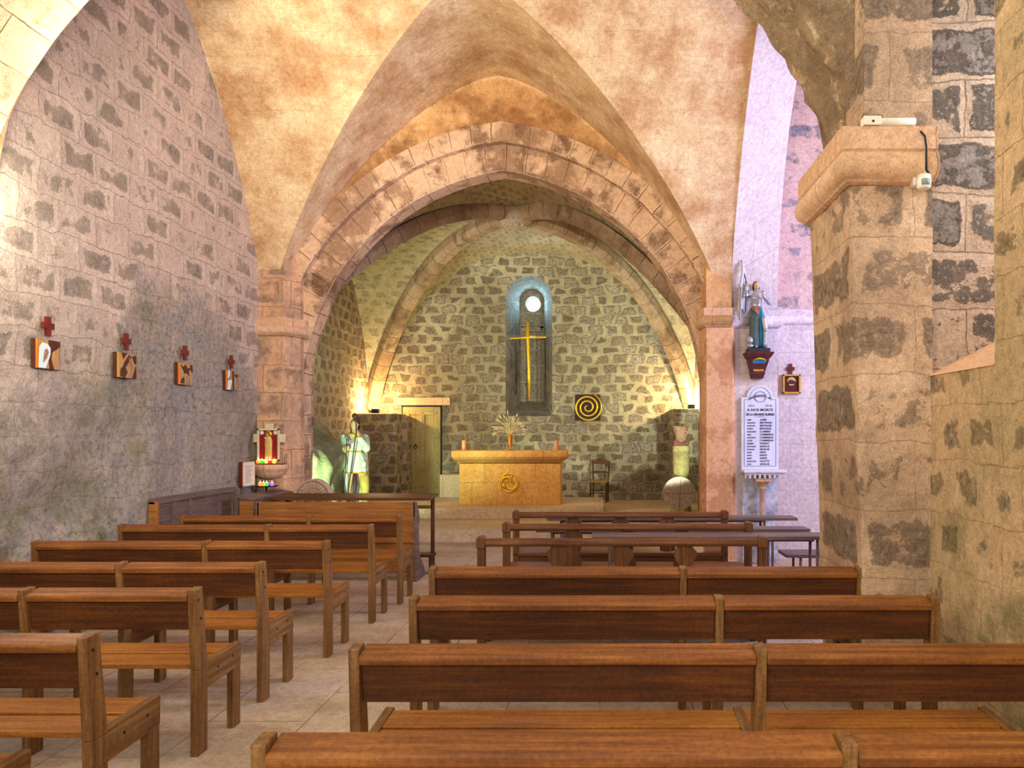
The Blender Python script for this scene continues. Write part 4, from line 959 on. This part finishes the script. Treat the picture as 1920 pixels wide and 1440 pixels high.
b = MB(); b.torus((-.04, -.10, .27), .045, .016, 'y', 20, 6); b.torus((.07, -.10, .24), .035, .014, 'y', 20, 6); b.torus((0, -.10, .16), .04, .014, 'y', 20, 6); b.ell((-.04, -.11, .27), (.02, .02, .02)); b.tube([(-.15, -.07, .36), (0, -.12, .34), (.13, -.07, .36)], .018, 8); b.build('scrolls', 'brownstone', t)
b = MB(); b.box(1.78, 2.04, 13.3, 13.6, .17, .62); tag(b.build('wooden_box', 'grout', None, bevel=.01), 'small honey-coloured box block against the right choir wall beside the disc', 'box')
# lit flood lamps on the two stub piers
for x, y, z, lab in ((-4.72, 15.7, 2.06, 'lit floodlight on top of the left stub pier below the rib'), (1.93, 15.8, 2.16, 'lit floodlight on top of the right stub pier below the rib')):
    t = thing('floodlight', lab, 'lamp', (x, y, z), 0, 'floodlights on the stub piers')
    b = MB(); b.box(-.07, .07, -.04, .05, 0, .03); b.prism([(-.05, .03), (.05, .03), (.07, .10), (-.06, .10)], -.07, .07, 'x'); b.build('housing', 'iron', t)
    b = MB(); b.box(-.06, .06, -.045, .06, .1, .105); b.build('lamp_face', 'lampface', t)

# ------------------------------------------------------------------ war memorial tablet and console
DT = 9.44
t = thing('memorial_tablet', 'pale marble war memorial tablet with an arched top and engraved names', 'tablet', (X(1425.5, DT), 9.498, 0))
mz = lambda py: Z(py, DT)
def tabout(w, r, zb, zs, zt):
    o = [(-w, zb), (w, zb), (w, zs), (r, zs)]; c = zs
    for i in range(1, 24): a = pi*i/24; o.append((r*cos(a), c+(zt-c)*sin(a)))
    return o+[(-r, zs), (-w, zs)]
o_ = tabout(.235, .165, mz(880.5), mz(745), mz(722))
b = MB(); b.prism(o_, -.045, 0); b.build('slab', 'marble', t, bevel=.004)
def loop(mb, out, r, y):
    n = len(out)
    for i in range(n): a, c = out[i], out[(i+1) % n]; mb.tube([(a[0], y, a[1]), (c[0], y, c[1])], r, 5)
b = MB(); loop(b, tabout(.200, .135, mz(874), mz(749), mz(726)), .0025, -.046); b.build('engraved_border', 'ink', t)
yT = -.0465
text('1914', 'engraved_date', 'ink', t, (-.115, yT, mz(762.5)), .036, .075); text('1918', 'engraved_date', 'ink', t, (.105, yT, mz(762.5)), .036, .08)
text('A NOS MORTS', 'engraved_heading', 'ink', t, (0.0, yT, mz(770.5)), .042, .33, off=.0014); text('DE LA GRANDE GUERRE', 'engraved_heading', 'ink', t, (0, yT, mz(779)), .040, .36, off=.0018)
b = MB(); b.tube([(-.08, yT, mz(781.8)), (0, yT, mz(781.2)), (.08, yT, mz(781.8))], [.001, .003, .001], 5); b.build('engraved_rule', 'ink', t)
names = [('Abbé', 'ALMÈS'), ('Andréas', 'BERTRAND'), ('Gustave', 'BERTRAND'), ('Joseph', 'BROUQUE'), ('Engilbert', 'CLAMENS'), ('Abel', 'COMMEIRAS'), ('Auguste', 'COMMEIRAS'), ('Louis', 'COMMEIRAS'), ('Adrien', 'FARSSAT'),
         ('Antonin', 'GRAILHE'), ('Romain', 'GRAILHE'), ('Jules', 'GRAS'), ('Marc', 'SARDE'), ('René', 'SARDE'), ('François', 'VALETTE'), ('Paul', 'GRAILHE')]
for i, (a_, c_) in enumerate(names):
    z_ = mz(788.5+5.55*i)
    text(a_.upper(), 'engraved_name', 'ink', t, (-.165, yT, z_), .024, align='LEFT', off=.0006); text(c_, 'engraved_name', 'ink', t, (-.005, yT, z_), .031, align='LEFT', off=.0009)
b = MB(); cz = mz(744)     # wreath of palm and laurel
for s_ in range(26):
    a = 2*pi*s_/26; x, z = .075*cos(a), cz+.062*sin(a); b.tube([(x, yT, z), (x+.018*cos(a+1.2), yT, z+.018*sin(a+1.2))], [.003, .001], 5)
b.torus((0, yT, cz), .066, .0018, 'y', 30, 5)
for s_ in range(9):
    x = -.12+.024*s_; z = cz-.02+.035*sin(s_/9*2.4)
    for sg in (1, -1): b.tube([(x, yT-.001, z), (x-.03, yT-.001, z+sg*.022-.004)], [.004, .001], 5)
P_ = [(-.14, yT, cz-.03), (-.05, yT, cz+.01), (.04, yT, cz+.012), (.09, yT, cz-.005)]; b.tube(P_, [.002, .004, .003, .001], 5)
for sg in (-1, 0, 1): b.tube([(.10, yT, cz-.012), (.155, yT, cz-.02+.022*sg)], [.004, .0015], 5)
b.build('engraved_wreath', 'ink', t)
t = thing('console_table', 'white marble console shelf with an arcaded fringe under the memorial tablet', 'console', (X(1433, 9.3), 9.5, 0))
mz = lambda py: Z(py, 9.3); W2 = .265
b = MB(); b.box(-W2, W2+.005, -.27, 0, mz(886), mz(881.5)); b.build('shelf', 'marble_w', t, bevel=.004)
b = MB(); z1, z0 = mz(886), mz(896.5); n = 8; cw_ = (2*W2-.04)/n; o = [(-W2+.02, z1)]
pts = []
for i in range(n):
    x0 = -W2+.02+i*cw_; xm = x0+cw_/2; r = cw_*.33
    pts += [(x0+.001, z0), (xm-r, z0)]+[(xm-r*cos(pi*k/8), (z0+z1)/2-.01+r*sin(pi*k/8)) for k in range(9)]+[(xm+r, z0)]
pts += [(W2-.02, z0), (W2-.02, z1)]
b.prism([(-W2+.02, z1)]+pts, -.24, -.21); b.build('arcaded_fringe', 'marble_w', t)
b = MB(); b.box(-.11, .09, -.22, -.03, mz(903), mz(896.5)); b.loft([(-.01, -.13, mz(915), .045, .045), (-.01, -.13, mz(911), .05, .05), (-.01, -.13, mz(905), .08, .07), (-.01, -.13, mz(903), .10, .09)], 20); b.build('capital', 'capital', t)
b = MB(); b.lathe([(.045, 0), (.045, .03), (.036, .05), (.034, .3), (.034, mz(917)), (.046, mz(916.5)), (.046, mz(914.5))], c=(-.01, -.13, 0), n=20); b.build('shaft', 'colshaft', t)
b = MB(); b.box(-.245, .205, -.05, -.0, 0, mz(891)); tag(b.build('back_slab', 'mottled', t, bevel=.004), 'blue-grey mottled marble slab')

# ------------------------------------------------------------------ emergency lamp, cable, sensor on the pier
t = thing('emergency_lamp', 'white tubular emergency lamp lying on the pier impost', 'lamp', (X(1613, 4.36), 4.33, 3.425))
b = MB(); b.box(0, .10, -.035, .03, 0, .052); b.build('control_box', 'white', t, bevel=.004)
b = MB(); b.tube([(.10, 0, .026), (.305, 0, .028)], .024, 16); b.build('tube_cover', 'white', t)
b = MB(); b.tube([(.052, -.035, .02), (.052, -.038, .02)], .007, 10); b.build('push_button', 'iron', t)
b = MB(); b.tube([(X(1585, 4.36), 4.33, Z(255, 4.33)), (X(1598, 4.33), 4.33, Z(247, 4.33)), (X(1612, 4.36), 4.33, Z(243, 4.33))], .005, 8)
tag(b.build('short_cable', 'cable'), 'short black cable leaving the left end of the emergency lamp', 'cable')
b = MB(); P = [(1712, 244, 4.33), (1726, 246, 4.31), (1734, 255, 4.27), (1737, 275, 4.265), (1737, 300, 4.265), (1737, 318, 4.28), (1742, 326, 4.30)]
b.tube([(X(x, d_), d_, Z(y, d_)) for x, y, d_ in P], .006, 8); tag(b.build('sensor_cable', 'cable'), 'black cable hanging over the impost from the lamp to the sensor', 'cable')
t = thing('motion_sensor', 'white motion sensor fixed under the impost at the pier corner', 'sensor', (X(1724, 4.33), 4.37, Z(342, 4.33)))
b = MB(); b.box(-.04, .035, -.05, .01, -.02, .045); b.build('bracket', 'white', t, bevel=.01)
b = MB(); b.loft([(.01, -.075, -.05, .03, .028), (.01, -.075, -.04, .038, .036), (.01, -.075, .0, .04, .038), (.01, -.075, .03, .036, .034)], 16); b.build('head', 'white', t)
b = MB(); b.loft([(.01, -.08, -.035, .032, .036), (.01, -.08, -.0, .034, .038)], 16); b.build('lens', 'lens', t)

# ------------------------------------------------------------------ painted saint statue, facing the nave
t = thing('pilgrim_statue', 'painted pilgrim statue in a white tunic with a tall staff, left of the altar', 'statue', (X(665, 12.8), 12.8, .18))
b = MB(); b.box(-.3, .32, -.22, .24, 0, .06); b.build('plinth', 'greystone', t, bevel=.01)
b = MB()   # body: head, neck, arms, hands, legs
b.ell((.011, -.02, 1.605), (.068, .082, .105)); b.ell((.011, -.085, 1.59), (.012, .02, .022)); b.ell((.011, -.07, 1.535), (.035, .03, .03)); b.ell((-.058, -.02, 1.60), (.01, .018, .028)); b.ell((.08, -.02, 1.60), (.01, .018, .028))
b.limb([(.011, 0, 1.42), (.011, -.01, 1.54)], [.055, .05]); b.loft([(0, 0, .85, .13, .1), (0, 0, 1.1, .14, .1), (0, 0, 1.35, .17, .1), (0, 0, 1.43, .12, .08), (0, 0, 1.46, .05, .05)], 16)
b.limb([(-.16, 0, 1.39), (-.21, -.08, 1.15), (-.07, -.2, 1.20)], [.055, .045, .033]); b.limb([(.18, 0, 1.38), (.215, -.08, 1.20), (.12, -.17, 1.43)], [.055, .045, .033])
for (hx, hy, hz, s_) in ((-.05, -.225, 1.21, 1), (.105, -.195, 1.47, -1)):
    b.ell((hx, hy+.02, hz), (.038, .028, .042))
    for k in range(4): zz = hz-.03+.02*k; b.limb([(hx-.02*s_, hy, zz), (hx+.012*s_, hy-.035, zz), (hx+.035*s_, hy-.012, zz)], [.0105, .010, .008], 7)
    b.limb([(hx-.01*s_, hy, hz+.035), (hx+.025*s_, hy-.01, hz+.05)], [.012, .009], 7)
for hx, k_ in ((-.03, -.02), (.19, .03)):
    b.limb([(hx*.6, 0, .86), (hx, -.05, .50), (hx, -.0, .14), (hx, -.02, .10)], [.085, .058, .04, .045]); b.limb([(hx, .0, .10), (hx+k_, -.14, .085)], [.042, .032])
b.build('body', 'skin', t, remesh=.009, smooth_it=2)
fold = lambda a, z: 1+.045*sin(11*a)*max(0, min(1, (1.2-z)*3))
b = MB(); b.loft([(.03, -.01, .79, .20, .16), (.03, -.01, .85, .195, .155), (.015, -.01, 1.0, .175, .14), (.0, -.01, 1.14, .155, .12), (0, -.01, 1.17, .15, .118), (0, 0, 1.3, .175, .12), (0, 0, 1.40, .175, .105), (.005, 0, 1.455, .10, .08), (.01, 0, 1.475, .065, .065)], 44, fold)
b.limb([(-.165, 0, 1.385), (-.215, -.07, 1.16), (-.12, -.17, 1.185)], [.078, .072, .058]); b.limb([(.175, 0, 1.385), (.222, -.07, 1.21), (.145, -.15, 1.37)], [.075, .07, .055]); b.build('tunic', 'mint', t)
b = MB(); b.loft([(.03, -.01, .785, .207, .167), (.03, -.01, .81, .207, .167)], 44, fold); b.build('gold_hem', 'goldpaint', t)
b = MB(); b.loft([(0, -.01, 1.14, .16, .126), (0, -.01, 1.17, .158, .126)], 30); b.build('belt', 'goldpaint', t)
b = MB(); b.torus((-.105, -.19, 1.19), .056, .012, 'x', 16, 6); b.torus((.135, -.165, 1.40), .055, .012, 'z', 16, 6); b.prism([(-.05, 1.45), (.06, 1.45), (.035, 1.33), (.02, 1.29), (.0, 1.33)], -.135, -.115); b.build('gold_trim', 'goldpaint', t)
b = MB(); b.loft([(-.02, .06, .12, .19, .07), (0, .06, .5, .20, .08), (0, .06, .9, .21, .09), (-.02, .04, 1.2, .21, .10), (-.02, .03, 1.38, .20, .10), (0, .02, 1.46, .10, .08)], 40, lambda a, z: 1+.05*sin(9*a)); b.build('long_cloak', 'mint', t)
b = MB(); b.limb([(-.13, -.07, 1.42), (-.02, -.14, 1.33), (-.06, -.17, 1.25), (-.20, -.15, 1.19)], [.03, .04, .03, .012]); b.limb([(.05, -.1, 1.43), (.0, -.14, 1.32)], [.03, .02]); b.build('shoulder_scarf', 'cape', t, remesh=.01, smooth_it=2)
b = MB(); b.ell((.011, .005, 1.635), (.078, .088, .09)); b.ell((-.045, .0, 1.58), (.03, .05, .06)); b.ell((.068, .0, 1.58), (.028, .05, .06)); b.ell((.05, .0, 1.70), (.04, .04, .03)); b.build('hair', 'hair', t, remesh=.009, smooth_it=1)
b = MB(); b.tube([(.10, -.25, 1.78), (.105, -.235, 1.5), (-.02, -.27, .5), (-.04, -.2, .06)], .011, 8); b.build('staff', 'dark', t)
b = MB(); b.tube([(-.05, -.262, 1.38), (-.05, -.262, 1.2), (-.09, -.25, .6), (-.11, -.2, .06)], .009, 8); b.build('thin_rod', 'dark', t)
b = MB(); b.ell((.085, -.25, 1.755), (.05, .03, .05)); b.ell((.10, -.25, 1.69), (.03, .03, .035)); b.build('gourd', 'hair', t)
b = MB(); b.limb([(.14, -.12, 1.15), (.20, -.14, 1.0), (.21, -.15, .93)], [.012, .012, .03]); b.ell((.20, -.16, .94), (.05, .03, .06)); b.build('pouch', 'mint', t)
b = MB(); b.loft([(.19, -.04, .30, .06, .06), (.19, -.05, .55, .075, .07), (.17, -.03, .75, .08, .08)], 16); b.build('stocking', 'yellow', t)
b = MB(); b.limb([(.06, -.16, .78), (.07, -.19, .62), (.05, -.2, .40), (.06, -.2, .15)], [.02, .04, .028, .03]); b.build('hanging_flask', 'dark', t)

# ------------------------------------------------------------------ armoured maid statue on its bracket
BX = X(1424, 9.3)
t = thing('wall_bracket', 'maroon and blue carved wall bracket holding the armoured statue', 'bracket', (BX, 9.5, 0)); mz = lambda py: Z(py, 9.35)
def slab(mb, w, d, z0, z1, w2=None, d2=None):
    w2 = w2 or w; d2 = d2 or d
    mb.hexa([(-w, -d, z0), (w, -d, z0), (w, 0, z0), (-w, 0, z0), (-w2, -d2, z1), (w2, -d2, z1), (w2, 0, z1), (-w2, 0, z1)])
b = MB(); slab(b, .165, .25, mz(665), mz(661), .175, .26); slab(b, .135, .21, mz(672), mz(665), .165, .25); slab(b, .125, .2, mz(675), mz(672)); b.build('moulded_top', 'brownb', t, bevel=.004)
b = MB(); slab(b, .085, .12, mz(698), mz(675), .125, .2); b.build('tapered_body', 'brownb', t, bevel=.004)
b = MB(); b.hexa([(-.06, -.135, mz(690)), (.06, -.135, mz(690)), (.06, -.1, mz(690)), (-.06, -.1, mz(690)), (-.09, -.205, mz(676)), (.09, -.205, mz(676)), (.09, -.15, mz(676)), (-.09, -.15, mz(676))]); b.build('blue_panel', 'blue', t, bevel=.003)
b = MB(); b.tube([(-.08, -.21, mz(677)), (-.04, -.21, mz(674)), (0, -.212, mz(673)), (.04, -.21, mz(674)), (.08, -.21, mz(677))], [.006, .012, .016, .012, .006], 8)
for x in (-.05, -.025, 0, .025, .05): b.ell((x, -.132, mz(694)), (.016, .012, .02), 8, 6)
b.build('gilt_ornament', 'goldpaint', t)
b = MB(); slab(b, .09, .13, mz(702), mz(698)); slab(b, .08, .11, mz(706), mz(702)); slab(b, .075, .1, mz(709), mz(706)); b.build('moulded_foot', 'brownb', t, bevel=.006)
t = thing('armoured_statue', 'painted statue of a maid in silver armour raising a white banner, on the bracket', 'statue', (BX, 9.38, mz(661)))
b = MB(); b.box(-.14, .13, -.11, .09, 0, .05); b.build('plinth', 'black', t, bevel=.006)
H = 1.0
b = MB(); b.ell((-.025, -.02, .835), (.036, .042, .052)); b.ell((-.018, -.058, .83), (.008, .012, .010)); b.ell((-.02, -.05, .805), (.018, .016, .014)); b.limb([(-.02, 0, .74), (-.023, -.01, .80)], [.024, .024])
for hx, hy, hz in ((-.155, -.05, .845), (.035, -.105, .70)):
    b.ell((hx, hy, hz), (.02, .016, .022))
    for k in range(4): b.limb([(hx-.012, hy-.01, hz-.015+.01*k), (hx+.008, hy-.022, hz-.015+.01*k), (hx+.018, hy-.01, hz-.015+.01*k)], [.0055, .005, .0045], 6)
    b.limb([(hx, hy, hz+.018), (hx+.014, hy-.006, hz+.028)], [.006, .005], 6)
b.build('body', 'skin', t, remesh=.005, smooth_it=1)
b = MB(); b.ell((-.028, .004, .85), (.041, .044, .05)); b.ell((-.058, .0, .82), (.014, .03, .035)); b.ell((.008, .008, .82), (.012, .028, .035)); b.build('hair', 'hair', t, remesh=.005, smooth_it=1)
b = MB(); b.loft([(-.02, 0, .55, .058, .05), (-.02, 0, .60, .055, .048), (-.02, -.01, .68, .078, .062), (-.02, -.005, .74, .075, .05), (-.02, 0, .77, .04, .035), (-.02, 0, .785, .028, .028)], 24)
b.limb([(-.085, 0, .745), (-.16, -.02, .72), (-.155, -.045, .815)], [.033, .027, .02]); b.limb([(.045, 0, .745), (.135, -.03, .62), (.05, -.1, .69)], [.033, .027, .019])
b.ell((-.095, 0, .755), (.04, .036, .033)); b.ell((.06, 0, .752), (.04, .036, .033)); b.ell((.135, -.03, .62), (.032, .032, .028)); b.ell((-.162, -.02, .715), (.032, .03, .028)); b.build('armour', 'silver', t, remesh=.006, smooth_it=1)
b = MB(); b.limb([(.06, -.06, .42), (.075, -.085, .27), (.07, -.06, .10)], [.035, .028, .022]); b.ell((.075, -.095, .275), (.026, .022, .026)); b.limb([(.07, -.07, .075), (.085, -.125, .065)], [.022, .014]); b.limb([(-.04, -.07, .07), (-.045, -.11, .065)], [.02, .014]); b.build('leg_armour', 'silver', t, remesh=.006, smooth_it=1)
fd = lambda a, z: 1+.05*sin(10*a)
b = MB(); b.loft([(-.045, .01, .065, .075, .075), (-.04, .01, .2, .075, .07), (-.03, .005, .4, .065, .06), (-.02, 0, .56, .056, .05)], 36, fd); b.build('surcoat', 'green', t)
b = MB(); b.loft([(.045, .02, .07, .07, .065), (.045, .015, .2, .065, .062), (.03, .01, .4, .055, .055), (.0, .0, .57, .045, .048)], 36, fd); b.build('blue_skirt', 'blue', t)
b = MB(); b.tube([(.03, -.1, .70), (.04, -.075, .55), (.09, -.07, .38), (.105, -.06, .30)], [.008, .012, .010, .006], 8); b.build('sash', 'flagw', t)
b = MB(); b.loft([(-.02, 0, .53, .062, .056), (-.02, 0, .58, .060, .053)], 24); b.prism([(-.06, .53), (.02, .53), (-.01, .46)], -.06, -.05); b.build('belt', 'brownstone', t)
b = MB(); b.tube([(-.165, -.02, .50), (-.155, -.06, .85), (-.215, -.02, 1.16)], .006, 8); b.build('banner_pole', 'brownp', t)
b = MB()
b.grid(lambda a, c: (-.212+.10*c*a**.6+.012*sin(9*c+3*a)-.03*(1-c)*a, -.03+.03*sin(7*c+a*4), 1.14-.32*a-.04*c), 14, 10)
b.grid(lambda a, c: (-.235+.17*c+.015*sin(6*a)-.01*a, .03+.025*sin(9*c+a*3), .87-.42*a*(1-.25*abs(sin(c*5)))), 16, 14)
b.grid(lambda a, c: (-.225+.03*c-.02*a, -.02+.03*sin(8*c), .86-.45*a), 12, 6)
o = b.build('banner', 'flagw', t); m_ = o.modifiers.new('thick', 'SOLIDIFY'); m_.thickness = .006
b = MB(); b.ell((-.115, -.06, .145), (.042, .045, .048)); b.lathe([(.03, .06), (.048, .08), (.04, .10)], c=(-.115, -.06, -.005), n=16); b.ell((-.12, -.095, .135), (.03, .02, .016)); b.tube([(-.12, -.09, .17), (-.115, -.04, .197), (-.11, .0, .17)], .008, 8); b.build('helmet', 'silver', t)
